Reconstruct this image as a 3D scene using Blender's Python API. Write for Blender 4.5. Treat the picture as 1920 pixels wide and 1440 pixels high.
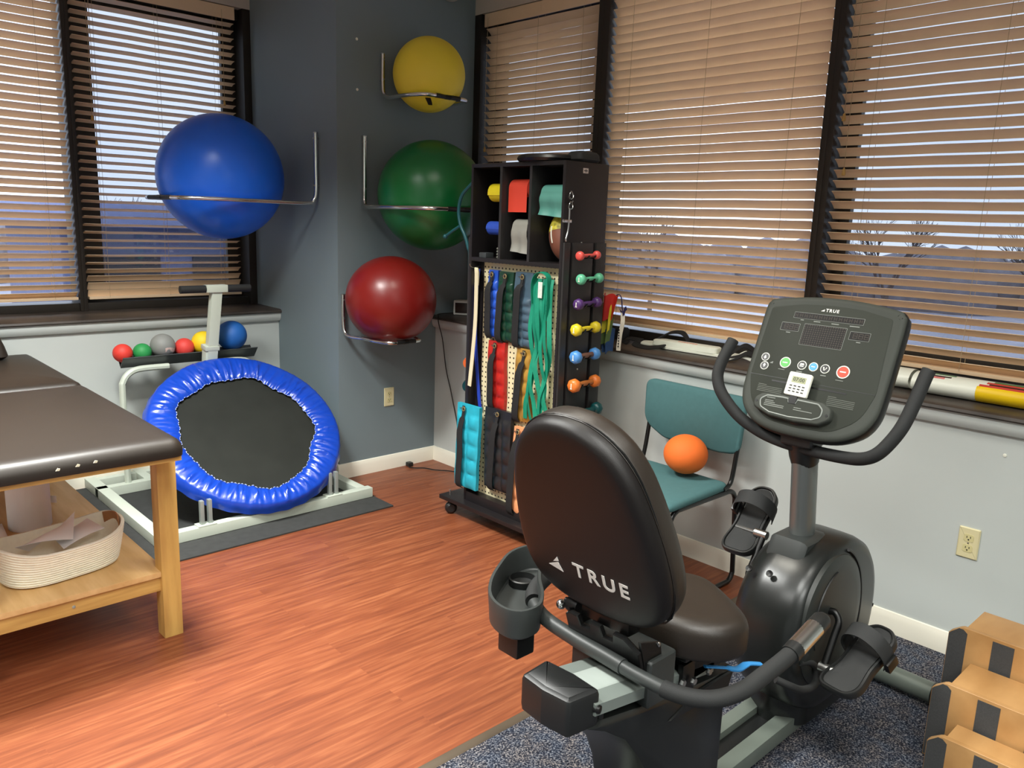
import bpy, bmesh, math, random
from mathutils import Vector, Matrix
random.seed(7)
S = bpy.context.scene
for o in list(bpy.data.objects): bpy.data.objects.remove(o, do_unlink=True)
COL = S.collection

# ------------------------------------------------------------------ camera
cam_d = bpy.data.cameras.new('camera'); cam = bpy.data.objects.new('camera', cam_d); COL.objects.link(cam)
YAW, PITCH, ROLL = .760310, .199053, .035659
fw = Vector((math.sin(YAW)*math.cos(PITCH), math.cos(YAW)*math.cos(PITCH), -math.sin(PITCH)))
ri = Vector((math.cos(YAW), -math.sin(YAW), 0)); up = ri.cross(fw)
c_, s_ = math.cos(ROLL), math.sin(ROLL)
R_, U_ = c_*ri + s_*up, -s_*ri + c_*up
cam.matrix_world = Matrix(((R_.x, U_.x, -fw.x, 0), (R_.y, U_.y, -fw.y, 0), (R_.z, U_.z, -fw.z, 1.53), (0, 0, 0, 1)))
cam_d.sensor_width = 36; cam_d.lens = 1499.6/1920*36; cam_d.clip_start = .02; cam_d.clip_end = 300
S.camera = cam

# ------------------------------------------------------------------ world, exposure
w = bpy.data.worlds.new('world'); S.world = w; w.use_nodes = True
nt = w.node_tree; nt.nodes.clear()
wo = nt.nodes.new('ShaderNodeOutputWorld'); bg = nt.nodes.new('ShaderNodeBackground')
tc = nt.nodes.new('ShaderNodeTexCoord'); nz = nt.nodes.new('ShaderNodeTexNoise'); rp = nt.nodes.new('ShaderNodeValToRGB')
nz.inputs['Scale'].default_value = 2.2; nz.inputs['Detail'].default_value = 3
rp.color_ramp.elements[0].position = .3; rp.color_ramp.elements[0].color = (.66, .76, 1.0, 1)
rp.color_ramp.elements[1].position = .7; rp.color_ramp.elements[1].color = (.90, .93, 1.0, 1)
nt.links.new(tc.outputs['Generated'], nz.inputs['Vector']); nt.links.new(nz.outputs['Fac'], rp.inputs['Fac'])
nt.links.new(rp.outputs['Color'], bg.inputs['Color']); sx = nt.nodes.new('ShaderNodeSeparateXYZ'); nt.links.new(tc.outputs['Generated'], sx.inputs[0])
mr = nt.nodes.new('ShaderNodeMapRange'); mr.inputs['From Min'].default_value = .25; mr.inputs['From Max'].default_value = .9
mr.inputs['To Min'].default_value = 2.4; mr.inputs['To Max'].default_value = 5.0
nt.links.new(sx.outputs['Z'], mr.inputs['Value']); nt.links.new(mr.outputs['Result'], bg.inputs['Strength'])
nt.links.new(bg.outputs['Background'], wo.inputs['Surface'])
vs = S.view_settings; vs.view_transform = 'Standard'; vs.look = 'None'; vs.exposure = 0; vs.gamma = 1; vs.use_curve_mapping = False

CEIL = 2.98
def lamp(name, x, y, sx, sy, power, col, spread=130, z=CEIL-.035):
    d = bpy.data.lights.new(name, 'AREA'); d.shape = 'RECTANGLE'; d.size = sx; d.size_y = sy
    d.energy = power; d.color = col; d.spread = math.radians(spread)
    o = bpy.data.objects.new(name, d); COL.objects.link(o); o.location = (x, y, z); return o
LAMPS = [(.62, 2.75, .56, .56, 112, (.99, 1, .96)), (1.72, 2.02, .56, .56, 15, (1, .96, .84)),
         (.55, .2, .56, 1.16, 46, (.99, 1, .95)), (1.9, .1, .56, .56, 12, (1, .98, .90)), (-1.0, 1.4, .56, 1.16, 58, (.99, 1, .96)), (.2, -1.7, .56, 1.16, 76, (.99, 1, .96))]  # last four are unseen fill lamps, added to brighten floor, bike and table
SPREAD = [120, 118, 132, 130, 150, 150]
for i, (x, y, sx, sy, p, c) in enumerate(LAMPS): lamp('troffer_or_fill', x, y, sx, sy, p, c, SPREAD[i])

# ------------------------------------------------------------------ materials
def lin(c):
    return tuple(((v/255)/12.92 if v/255 <= .04045 else ((v/255+.055)/1.055)**2.4) for v in c)
MC = {}
def mat(name, col, rough=.5, metal=0., var=.06, vscale=8., bump=0., bscale=60., stretch=None, coat=0., spec=.5, col2=None, trans=0.):
    if name in MC: return MC[name]
    m = bpy.data.materials.new(name); m.use_nodes = True; MC[name] = m
    n = m.node_tree; b = n.nodes['Principled BSDF']; L = n.links
    b.inputs['Roughness'].default_value = rough; b.inputs['Metallic'].default_value = metal
    b.inputs['Specular IOR Level'].default_value = spec
    if coat: b.inputs['Coat Weight'].default_value = coat; b.inputs['Coat Roughness'].default_value = .15
    if trans: b.inputs['Transmission Weight'].default_value = trans
    t = n.nodes.new('ShaderNodeTexCoord'); mp = n.nodes.new('ShaderNodeMapping'); L.new(t.outputs['Object'], mp.inputs['Vector'])
    if stretch: mp.inputs['Scale'].default_value = stretch
    nn = n.nodes.new('ShaderNodeTexNoise'); nn.inputs['Scale'].default_value = vscale; nn.inputs['Detail'].default_value = 5
    L.new(mp.outputs['Vector'], nn.inputs['Vector'])
    r = n.nodes.new('ShaderNodeValToRGB'); a = lin(col); z = lin(col2) if col2 else a
    k0, k1 = (1-var, 1+var) if not col2 else (1, 1)
    r.color_ramp.elements[0].position = .32; r.color_ramp.elements[0].color = (*[v*k0 for v in a], 1)
    r.color_ramp.elements[1].position = .68; r.color_ramp.elements[1].color = (*[min(1, v*k1) for v in z], 1)
    L.new(nn.outputs['Fac'], r.inputs['Fac']); L.new(r.outputs['Color'], b.inputs['Base Color'])
    if bump:
        n2 = n.nodes.new('ShaderNodeTexNoise'); n2.inputs['Scale'].default_value = bscale; n2.inputs['Detail'].default_value = 4
        L.new(mp.outputs['Vector'], n2.inputs['Vector'])
        bp = n.nodes.new('ShaderNodeBump'); bp.inputs['Strength'].default_value = bump; bp.inputs['Distance'].default_value = .004
        L.new(n2.outputs['Fac'], bp.inputs['Height']); L.new(bp.outputs['Normal'], b.inputs['Normal'])
    return m

def floor_mat():
    m = bpy.data.materials.new('wood_plank_vinyl'); m.use_nodes = True; n = m.node_tree; L = n.links; b = n.nodes['Principled BSDF']
    t = n.nodes.new('ShaderNodeTexCoord')
    br = n.nodes.new('ShaderNodeTexBrick'); br.inputs['Scale'].default_value = 1; br.inputs['Brick Width'].default_value = .92
    br.inputs['Row Height'].default_value = .095; br.inputs['Mortar Size'].default_value = .0006; br.inputs['Mortar Smooth'].default_value = .5
    br.inputs['Color1'].default_value = (.34, .34, .34, 1); br.inputs['Color2'].default_value = (.66, .66, .66, 1); br.inputs['Mortar'].default_value = (.28, .28, .28, 1)
    L.new(t.outputs['Object'], br.inputs['Vector'])
    mp = n.nodes.new('ShaderNodeMapping'); mp.inputs['Scale'].default_value = (1.5, 24, 1); L.new(t.outputs['Object'], mp.inputs['Vector'])
    add = n.nodes.new('ShaderNodeVectorMath'); add.operation = 'ADD'; L.new(mp.outputs['Vector'], add.inputs[0]); L.new(br.outputs['Color'], add.inputs[1])
    n1 = n.nodes.new('ShaderNodeTexNoise'); n1.inputs['Scale'].default_value = 2.4; n1.inputs['Detail'].default_value = 7; n1.inputs['Distortion'].default_value = .5
    L.new(add.outputs['Vector'], n1.inputs['Vector'])
    r = n.nodes.new('ShaderNodeValToRGB'); e = r.color_ramp.elements
    e[0].position = .20; e[0].color = (*lin((93, 45, 27)), 1); e[1].position = .76; e[1].color = (*lin((150, 90, 57)), 1)
    q = r.color_ramp.elements.new(.5); q.color = (*lin((125, 67, 40)), 1)
    L.new(n1.outputs['Fac'], r.inputs['Fac'])
    mx = n.nodes.new('ShaderNodeMix'); mx.data_type = 'RGBA'; mx.blend_type = 'OVERLAY'; mx.inputs[0].default_value = .14
    L.new(r.outputs['Color'], mx.inputs[6]); L.new(br.outputs['Color'], mx.inputs[7]); L.new(mx.outputs[2], b.inputs['Base Color'])
    b.inputs['Roughness'].default_value = .42
    bp = n.nodes.new('ShaderNodeBump'); bp.inputs['Strength'].default_value = .12; bp.inputs['Distance'].default_value = .002
    L.new(n1.outputs['Fac'], bp.inputs['Height']); L.new(bp.outputs['Normal'], b.inputs['Normal'])
    return m

def carpet_mat():
    m = bpy.data.materials.new('speckled_carpet'); m.use_nodes = True; n = m.node_tree; L = n.links; b = n.nodes['Principled BSDF']
    t = n.nodes.new('ShaderNodeTexCoord')
    n1 = n.nodes.new('ShaderNodeTexNoise'); n1.inputs['Scale'].default_value = 190; n1.inputs['Detail'].default_value = 3; L.new(t.outputs['Object'], n1.inputs['Vector'])
    n2 = n.nodes.new('ShaderNodeTexNoise'); n2.inputs['Scale'].default_value = 16; n2.inputs['Detail'].default_value = 4; L.new(t.outputs['Object'], n2.inputs['Vector'])
    r = n.nodes.new('ShaderNodeValToRGB'); e = r.color_ramp.elements
    e[0].position = .36; e[0].color = (*lin((34, 37, 46)), 1); e[1].position = .72; e[1].color = (*lin((186, 184, 180)), 1)
    q = e.new(.5); q.color = (*lin((78, 83, 94)), 1)
    L.new(n1.outputs['Fac'], r.inputs['Fac'])
    r2 = n.nodes.new('ShaderNodeValToRGB'); r2.color_ramp.elements[0].position = .38; r2.color_ramp.elements[0].color = (*lin((166, 176, 196)), 1)
    r2.color_ramp.elements[1].position = .62; r2.color_ramp.elements[1].color = (*lin((204, 190, 186)), 1); L.new(n2.outputs['Fac'], r2.inputs['Fac'])
    mx = n.nodes.new('ShaderNodeMix'); mx.data_type = 'RGBA'; mx.blend_type = 'MULTIPLY'; mx.inputs[0].default_value = .8
    L.new(r.outputs['Color'], mx.inputs[6]); L.new(r2.outputs['Color'], mx.inputs[7]); L.new(mx.outputs[2], b.inputs['Base Color'])
    b.inputs['Roughness'].default_value = 1; b.inputs['Specular IOR Level'].default_value = .1
    bp = n.nodes.new('ShaderNodeBump'); bp.inputs['Strength'].default_value = .7; bp.inputs['Distance'].default_value = .006
    L.new(n1.outputs['Fac'], bp.inputs['Height']); L.new(bp.outputs['Normal'], b.inputs['Normal'])
    return m

def weave_mat(name, col, fx, fz, hole=None):
    """fine repeating texture; hole=colour makes pegboard dots"""
    m = bpy.data.materials.new(name); m.use_nodes = True; n = m.node_tree; L = n.links; b = n.nodes['Principled BSDF']
    t = n.nodes.new('ShaderNodeTexCoord'); sp = n.nodes.new('ShaderNodeSeparateXYZ'); L.new(t.outputs['Object'], sp.inputs[0])
    def frac(sock, f):
        a = n.nodes.new('ShaderNodeMath'); a.operation = 'MULTIPLY'; a.inputs[1].default_value = f; L.new(sock, a.inputs[0])
        q = n.nodes.new('ShaderNodeMath'); q.operation = 'FRACT'; L.new(a.outputs[0], q.inputs[0])
        d = n.nodes.new('ShaderNodeMath'); d.operation = 'SUBTRACT'; d.inputs[1].default_value = .5; L.new(q.outputs[0], d.inputs[0])
        p = n.nodes.new('ShaderNodeMath'); p.operation = 'POWER'; p.inputs[1].default_value = 2; L.new(d.outputs[0], p.inputs[0]); return p.outputs[0]
    s = n.nodes.new('ShaderNodeMath'); s.operation = 'ADD'; L.new(frac(sp.outputs['Y'], fx), s.inputs[0]); L.new(frac(sp.outputs['Z'], fz), s.inputs[1])
    lt = n.nodes.new('ShaderNodeMath'); lt.operation = 'LESS_THAN'; lt.inputs[1].default_value = .035; L.new(s.outputs[0], lt.inputs[0])
    mx = n.nodes.new('ShaderNodeMix'); mx.data_type = 'RGBA'; L.new(lt.outputs[0], mx.inputs[0])
    mx.inputs[6].default_value = (*lin(col), 1); mx.inputs[7].default_value = (*lin(hole), 1); L.new(mx.outputs[2], b.inputs['Base Color'])
    b.inputs['Roughness'].default_value = .6
    return m

# ------------------------------------------------------------------ mesh helpers
class MB:
    def __init__(s): s.v = []; s.f = []
    def add(s, vs, fs):
        k = len(s.v); s.v += [tuple(v) for v in vs]; s.f += [tuple(i+k for i in f) for f in fs]; return s
    def box(s, x0, x1, y0, y1, z0, z1, bev=0, seg=2, M=None):
        bm = bmesh.new(); bmesh.ops.create_cube(bm, size=1)
        for v in bm.verts: v.co = Vector(((x0+x1)/2+v.co.x*(x1-x0), (y0+y1)/2+v.co.y*(y1-y0), (z0+z1)/2+v.co.z*(z1-z0)))
        if bev: bmesh.ops.bevel(bm, geom=bm.edges[:], offset=bev, segments=seg, profile=.7, affect='EDGES', clamp_overlap=True)
        if M: bm.transform(M)
        bm.verts.index_update(); s.add([v.co[:] for v in bm.verts], [[v.index for v in f.verts] for f in bm.faces]); bm.free(); return s
    def tube(s, pts, r, n=10, closed=False, cap=True, flat=None):
        P = [Vector(p) for p in pts]; N = len(P); rs = r if isinstance(r, (list, tuple)) else [r]*N
        T = []
        for i in range(N):
            a = P[(i-1) % N] if (closed or i > 0) else P[i]; b = P[(i+1) % N] if (closed or i < N-1) else P[i]
            t = (b-a); T.append(t.normalized() if t.length > 1e-9 else Vector((0, 0, 1)))
        ref = Vector((0, 0, 1)) if abs(T[0].z) < .9 else Vector((1, 0, 0))
        u = (ref - T[0]*ref.dot(T[0])).normalized(); vs = []
        for i in range(N):
            u = (u - T[i]*u.dot(T[i])).normalized(); w = T[i].cross(u)
            for k in range(n):
                a = 2*math.pi*k/n; ca, sa = math.cos(a), math.sin(a)
                if flat: ca *= flat
                vs.append(P[i] + (u*ca + w*sa)*rs[i])
        fs = []
        for i in range(N if closed else N-1):
            j = (i+1) % N
            for k in range(n): fs.append((i*n+k, i*n+(k+1) % n, j*n+(k+1) % n, j*n+k))
        if cap and not closed: fs.append(tuple(range(n))[::-1]); fs.append(tuple((N-1)*n+k for k in range(n)))
        return s.add(vs, fs)
    def ribbon(s, pts, wdir, w, th):
        """flat strap following pts; wdir = width direction"""
        P = [Vector(p) for p in pts]; W = Vector(wdir).normalized(); N = len(P); vs = []; fs = []
        for i in range(N):
            t = (P[min(i+1, N-1)]-P[max(i-1, 0)]).normalized(); nn = t.cross(W).normalized()
            ww = w[i] if isinstance(w, (list, tuple)) else w
            for a, b in ((-1, -1), (1, -1), (1, 1), (-1, 1)): vs.append(P[i] + W*a*ww/2 + nn*b*th/2)
        for i in range(N-1):
            for k in range(4): fs.append((i*4+k, i*4+(k+1) % 4, i*4+4+(k+1) % 4, i*4+4+k))
        fs += [(3, 2, 1, 0), tuple(N*4-4+k for k in range(4))]
        return s.add(vs, fs)
    def slab(s, out, o, u, v, n, prof):
        """outline 'out' in plane (u,v) through rings (inset, height along n), capped both ends"""
        o, u, v, n = Vector(o), Vector(u), Vector(v), Vector(n); N = len(out)
        area = sum(out[i][0]*out[(i+1) % N][1]-out[(i+1) % N][0]*out[i][1] for i in range(N)); sg = 1 if area > 0 else -1
        nor = []
        for i in range(N):
            a, b, c = out[i-1], out[i], out[(i+1) % N]
            e1 = Vector((b[0]-a[0], b[1]-a[1])); e2 = Vector((c[0]-b[0], c[1]-b[1]))
            m1 = Vector((-e1.y, e1.x)).normalized(); m2 = Vector((-e2.y, e2.x)).normalized(); m = (m1+m2)
            m = m.normalized() if m.length > 1e-6 else m1; k = 1/max(.5, m.dot(m1)); nor.append(m*k*sg)
        vs = []
        cx, cy = sum(q[0] for q in out)/N, sum(q[1] for q in out)/N
        for e in prof:
            ins, h = e[0], e[1]; k = e[2] if len(e) > 2 else 1
            for i in range(N):
                a, b = out[i][0]+nor[i].x*ins, out[i][1]+nor[i].y*ins
                vs.append(o + u*(cx+(a-cx)*k) + v*(cy+(b-cy)*k) + n*h)
        fs = []
        for j in range(len(prof)-1):
            for i in range(N): fs.append((j*N+i, j*N+(i+1) % N, (j+1)*N+(i+1) % N, (j+1)*N+i))
        fs.append(tuple(range(N))[::-1]); fs.append(tuple((len(prof)-1)*N+i for i in range(N)))
        return s.add(vs, fs)
    def lathe(s, prof, c, axis=(0, 0, 1), n=32):
        a = Vector(axis).normalized(); ref = Vector((1, 0, 0)) if abs(a.x) < .9 else Vector((0, 1, 0))
        u = (ref-a*ref.dot(a)).normalized(); w = a.cross(u); c = Vector(c); vs = []
        for r, h in prof:
            for k in range(n):
                t = 2*math.pi*k/n; vs.append(c + a*h + (u*math.cos(t)+w*math.sin(t))*max(r, 1e-5))
        fs = []
        for j in range(len(prof)-1):
            for k in range(n): fs.append((j*n+k, j*n+(k+1) % n, (j+1)*n+(k+1) % n, (j+1)*n+k))
        fs.append(tuple(range(n))[::-1]); fs.append(tuple((len(prof)-1)*n+k for k in range(n)))
        return s.add(vs, fs)
    def sphere(s, c, r, sc=(1, 1, 1), nu=48, nv=24, fn=None):
        vs = []; fs = []
        for j in range(nv+1):
            th = math.pi*j/nv
            for i in range(nu):
                ph = 2*math.pi*i/nu; d = Vector((math.sin(th)*math.cos(ph), math.sin(th)*math.sin(ph), math.cos(th)))
                k = r*(fn(d) if fn else 1); vs.append((c[0]+d.x*k*sc[0], c[1]+d.y*k*sc[1], c[2]+d.z*k*sc[2]))
        for j in range(nv):
            for i in range(nu): fs.append((j*nu+i, (j+1)*nu+i, (j+1)*nu+(i+1) % nu, j*nu+(i+1) % nu))
        return s.add(vs, fs)
    def grid(s, fn, nu, nv, th_dir=None, th=0):
        vs = [fn(i/nu, j/nv) for j in range(nv+1) for i in range(nu+1)]
        fs = [(j*(nu+1)+i, j*(nu+1)+i+1, (j+1)*(nu+1)+i+1, (j+1)*(nu+1)+i) for j in range(nv) for i in range(nu)]
        if th:
            d = Vector(th_dir)*th; k = len(vs); vs += [tuple(Vector(v)+d) for v in vs[:k]]
            fs += [tuple(a+k for a in f[::-1]) for f in fs[:]]
            W = nu+1; ring = [i for i in range(W)] + [j*W+nu for j in range(1, nv+1)] + [nv*W+i for i in range(nu-1, -1, -1)] + [j*W for j in range(nv-1, 0, -1)]
            for a in range(len(ring)): p, q = ring[a], ring[(a+1) % len(ring)]; fs.append((q, p, p+k, q+k))
        return s.add(vs, fs)
def spl(pts, n=6, closed=False):
    P = [Vector(p) for p in pts]; N = len(P); out = []
    for i in range(N if closed else N-1):
        p0 = P[(i-1) % N] if (closed or i) else P[0]; p1 = P[i]; p2 = P[(i+1) % N]; p3 = P[(i+2) % N] if (closed or i+2 < N) else P[-1]
        for k in range(n):
            t = k/n; out.append(.5*((2*p1)+(p2-p0)*t+(2*p0-5*p1+4*p2-p3)*t*t+(3*p1-p0-3*p2+p3)*t**3))
    if not closed: out.append(P[-1])
    return out
def rpoly(pts, r, seg=5):
    """2D polygon with rounded corners"""
    out = []; N = len(pts)
    for i in range(N):
        rr = r[i] if isinstance(r, (list, tuple)) else r
        b = Vector(pts[i]); a = Vector(pts[i-1]); c = Vector(pts[(i+1) % N]); d1 = (a-b).normalized(); d2 = (c-b).normalized()
        ang = d1.angle(d2); t = min(rr/math.tan(ang/2), (a-b).length*.48, (c-b).length*.48); p = b+d1*t; q = b+d2*t
        for k in range(seg+1):
            f = k/seg; out.append(tuple((p*(1-f)**2 + b*2*f*(1-f) + q*f*f)))
    return out
def circ(cx, cy, rx, ry=None, n=40, a0=0):
    ry = ry or rx; return [(cx+rx*math.cos(2*math.pi*i/n+a0), cy+ry*math.sin(2*math.pi*i/n+a0)) for i in range(n)]

def wloc(o):
    v = Vector((0, 0, 0))
    while o: v += o.location; o = o.parent
    return v
def obj(name, mb, m, parent=None, smooth=38):
    off = wloc(parent) if parent else Vector((0, 0, 0))
    me = bpy.data.meshes.new(name)
    if parent is None:
        xs = [v[0] for v in mb.v]; ys = [v[1] for v in mb.v]; zs = [v[2] for v in mb.v]
        off = Vector(((min(xs)+max(xs))/2, (min(ys)+max(ys))/2, min(zs)))
    me.from_pydata([(v[0]-off.x, v[1]-off.y, v[2]-off.z) for v in mb.v], [], mb.f); me.validate()
    bm = bmesh.new(); bm.from_mesh(me); bmesh.ops.recalc_face_normals(bm, faces=bm.faces); bm.to_mesh(me); bm.free()
    if smooth:
        for p in me.polygons: p.use_smooth = True
        me.set_sharp_from_angle(angle=math.radians(smooth))
    me.materials.append(m)
    o = bpy.data.objects.new(name, me); COL.objects.link(o)
    if parent is None: o.location = off
    else: o.parent = parent
    return o
def thing(name, label, cat, loc, group=None):
    o = bpy.data.objects.new(name, None); COL.objects.link(o); o.location = loc; o.empty_display_size = .1
    o['label'] = label; o['category'] = cat
    if group: o['group'] = group
    return o
def tag(o, label, cat, group=None):
    o['label'] = label; o['category'] = cat
    if group: o['group'] = group
    return o
def struct(name, mb, m, label=None):
    # structure keeps its world-origin coordinates so textures line up
    me = bpy.data.meshes.new(name); me.from_pydata(mb.v, [], mb.f)
    bm = bmesh.new(); bm.from_mesh(me); bmesh.ops.recalc_face_normals(bm, faces=bm.faces); bm.to_mesh(me); bm.free()
    for p in me.polygons: p.use_smooth = True
    me.set_sharp_from_angle(angle=math.radians(35)); me.materials.append(m)
    o = bpy.data.objects.new(name, me); COL.objects.link(o); o['kind'] = 'structure'
    if label: o['label'] = label
    return o
def text_part(name, s, size, origin, u, v, m, parent, sx=1., spacing=1., th=.0006, align='CENTER'):
    cu = bpy.data.curves.new(name, 'FONT'); cu.body = s; cu.size = size; cu.align_x = align; cu.align_y = 'CENTER'; cu.extrude = th; cu.space_character = spacing
    cu.offset = size*.022
    to = bpy.data.objects.new('tmp', cu); COL.objects.link(to); bpy.context.view_layer.update()
    me = bpy.data.meshes.new_from_object(to.evaluated_get(bpy.context.evaluated_depsgraph_get())); bpy.data.objects.remove(to, do_unlink=True)
    u = Vector(u).normalized(); v = Vector(v).normalized(); n = u.cross(v); o = Vector(origin)-wloc(parent)
    for q in me.vertices: q.co = o + u*q.co.x*sx + v*q.co.y + n*q.co.z
    me.materials.clear(); me.materials.append(m); me.name = name
    ob = bpy.data.objects.new(name, me); COL.objects.link(ob); ob.parent = parent; return ob

# ------------------------------------------------------------------ shared materials
M_wall = mat('pale_blue_grey_paint', (194, 200, 197), .75, var=.015, vscale=3, bump=.05, bscale=300)
M_slate = mat('slate_grey_paint', (118, 132, 137), .62, var=.02, vscale=3, bump=.05, bscale=300)
M_soffit = mat('off_white_soffit_paint', (190, 180, 168), .8, var=.02)
M_ceil = mat('white_ceiling_tile', (225, 222, 214), .9, var=.03, vscale=90)
M_base = mat('cream_gloss_trim', (240, 236, 220), .35, var=.01)
M_sill = mat('worn_dark_sill', (62, 55, 50), .38, var=.35, vscale=7, stretch=(1, 1, 1), bump=.1, bscale=40)
M_frame = mat('dark_bronze_aluminium', (46, 40, 34), .45, metal=.25, var=.05)
M_slat = mat('tan_faux_wood_slat', (234, 204, 168), .36, var=.03, vscale=6)
M_black = mat('black_plastic', (24, 25, 25), .42, var=.04)
M_black_soft = mat('black_foam_grip', (30, 31, 31), .75, var=.05, bump=.15, bscale=500)
M_vinyl = mat('black_vinyl', (38, 31, 25), .42, var=.03, bump=.12, bscale=700, spec=.5)
M_chrome = mat('chrome', (225, 225, 222), .2, metal=1, var=.02)
M_silver = mat('satin_silver_paint', (160, 168, 164), .4, metal=.35, var=.03)
M_white = mat('white_plastic', (236, 236, 222), .4, var=.01)
M_oak = mat('oak_wood', (188, 146, 80), .45, vscale=3, col2=(216, 176, 100), stretch=(10, 10, 1.2))
M_oakx = mat('oak_wood_along_rail', (184, 142, 78), .45, vscale=3, col2=(218, 178, 104), stretch=(1.0, 14, 14))
M_ply = mat('birch_ply', (176, 130, 78), .45, vscale=2.2, col2=(196, 150, 96), stretch=(2, 5, 5))
M_steel = mat('brushed_steel', (190, 192, 190), .3, metal=1, var=.03)
M_black_metal = mat('black_painted_metal', (18, 18, 18), .35, metal=.3, var=.03)
M_strap = mat('black_webbing', (26, 26, 27), .8, var=.1, vscale=60, bump=.3, bscale=600)

# ------------------------------------------------------------------ room shell
XB, YF, XP, YA = 3.104, 3.983, 2.402, 4.70
GA, GB = 4.986, 3.37            # window frame planes
ZT, ZS = 2.755, .93
b = MB(); b.box(-2.2, 3.6, 1.60, 5.2, -.1, 0); struct('floor', b, floor_mat())
b = MB(); b.box(-2.2, 3.6, -2.6, 1.60, -.1, .004); struct('floor_carpet', b, carpet_mat())
b = MB(); b.add([(-2.2, 1.578, .003), (-2.2, 1.588, .009), (-2.2, 1.608, .009), (-2.2, 1.618, 0), (3.10, 1.578, .003), (3.10, 1.588, .009), (3.10, 1.608, .009), (3.10, 1.618, 0)],
    [(0, 1, 5, 4), (1, 2, 6, 5), (2, 3, 7, 6), (3, 0, 4, 7), (0, 3, 2, 1), (4, 5, 6, 7)])
struct('trim_1', b, mat('bronze_threshold', (78, 66, 52), .5, var=.1))
b = MB(); b.box(-2.3, 3.7, -2.7, 5.3, CEIL, CEIL+.1); struct('ceiling', b, M_ceil)
b = MB(); b.box(-2.2, XP, YA, 5.2, 0, ZS-.02); b.box(-2.2, .30, GA, 5.2, ZS-.02, ZT); struct('wall_left', b, M_wall)
b = MB(); b.box(-2.2, XP, GA, 5.2, ZT, CEIL); struct('wall_left_soffit', b, M_soffit)
b = MB(); b.box(XB, 3.6, -2.6, YF, 0, ZS-.02); b.box(GB, 3.6, -2.6, .40, ZS-.02, ZT); struct('wall_right', b, M_wall)
b = MB(); b.box(GB, 3.6, -2.6, YF, ZT, CEIL); struct('wall_right_soffit', b, M_soffit)
b = MB(); b.box(XP, 3.6, YF, 5.2, 0, CEIL); struct('wall_corner', b, M_slate)
b = MB(); b.box(-2.3, -2.2, -2.7, 5.2, 0, CEIL); struct('wall_west', b, M_wall)
b = MB(); b.box(-2.2, 3.6, -2.7, -2.6, 0, CEIL); struct('wall_back', b, M_wall)

def runprofile(mb, prof, p0, p1, n):
    """sweep 2D profile (out, z) from p0 to p1; n = outward direction"""
    n = Vector(n); k = len(prof); vs = []
    for p in (p0, p1):
        for a, z in prof: vs.append(Vector((p[0], p[1], z)) + n*a)
    fs = [(i, (i+1) % k, k+(i+1) % k, k+i) for i in range(k)] + [tuple(range(k))[::-1], tuple(range(k, 2*k))]
    mb.add(vs, fs)
BP = [(0, 0), (.013, 0), (.013, .062), (.009, .078), (.006, .088), (0, .09)]
b = MB(); runprofile(b, BP, (-2.2, YA), (XP, YA), (0, -1, 0)); struct('baseboard_left', b, M_base)
b = MB(); runprofile(b, BP, (XP, YF-.0), (XP, YA), (-1, 0, 0)); runprofile(b, BP, (XP-.013, YF), (XB, YF), (0, -1, 0)); struct('baseboard_corner', b, M_base)
b = MB(); runprofile(b, BP, (XB, YF), (XB, -2.6), (-1, 0, 0)); struct('baseboard_right', b, M_base)
MP = [(0, .866), (.016, .870), (.026, .884), (.030, .900), (.030, .917), (.034, .922), (0, .922)]
b = MB(); runprofile(b, MP, (-2.2, YA), (XP, YA), (0, -1, 0)); struct('trim_2', b, M_wall)
b = MB(); runprofile(b, MP, (XB, YF), (XB, -2.6), (-1, 0, 0)); struct('trim_3', b, M_wall)
SP = [(-.5, .922), (.040, .922), (.044, .928), (.040, .938), (.025, .944), (-.5, .950)]
b = MB(); runprofile(b, SP, (-2.2, YA), (XP, YA), (0, -1, 0)); struct('trim_4', b, M_sill)
b = MB(); runprofile([b][0], SP, (XB, YF), (XB, -2.6), (-1, 0, 0)); struct('trim_5', b, M_sill)

# ------------------------------------------------------------------ windows
M_glass = bpy.data.materials.new('window_glass'); M_glass.use_nodes = True
g = M_glass.node_tree; g.nodes.clear(); go = g.nodes.new('ShaderNodeOutputMaterial'); gt = g.nodes.new('ShaderNodeBsdfTransparent'); gg = g.nodes.new('ShaderNodeBsdfGlossy')
gm = g.nodes.new('ShaderNodeMixShader'); gm.inputs[0].default_value = .04; gg.inputs['Roughness'].default_value = .02; gt.inputs['Color'].default_value = (.93, .96, .97, 1)
g.links.new(gt.outputs[0], gm.inputs[1]); g.links.new(gg.outputs[0], gm.inputs[2]); g.links.new(gm.outputs[0], go.inputs['Surface'])
M_screen = bpy.data.materials.new('fine_insect_mesh'); M_screen.use_nodes = True
g = M_screen.node_tree; g.nodes.clear(); go = g.nodes.new('ShaderNodeOutputMaterial'); gt = g.nodes.new('ShaderNodeBsdfTransparent'); gt.inputs['Color'].default_value = (.46, .47, .48, 1)
g.links.new(gt.outputs[0], go.inputs['Surface'])
def ubox(mb, ax, u0, u1, n0, n1, z0, z1, bev=0):
    if ax == 'A': mb.box(u0, u1, n0, n1, z0, z1, bev)
    else: mb.box(n0, n1, u0, u1, z0, z1, bev)
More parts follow.
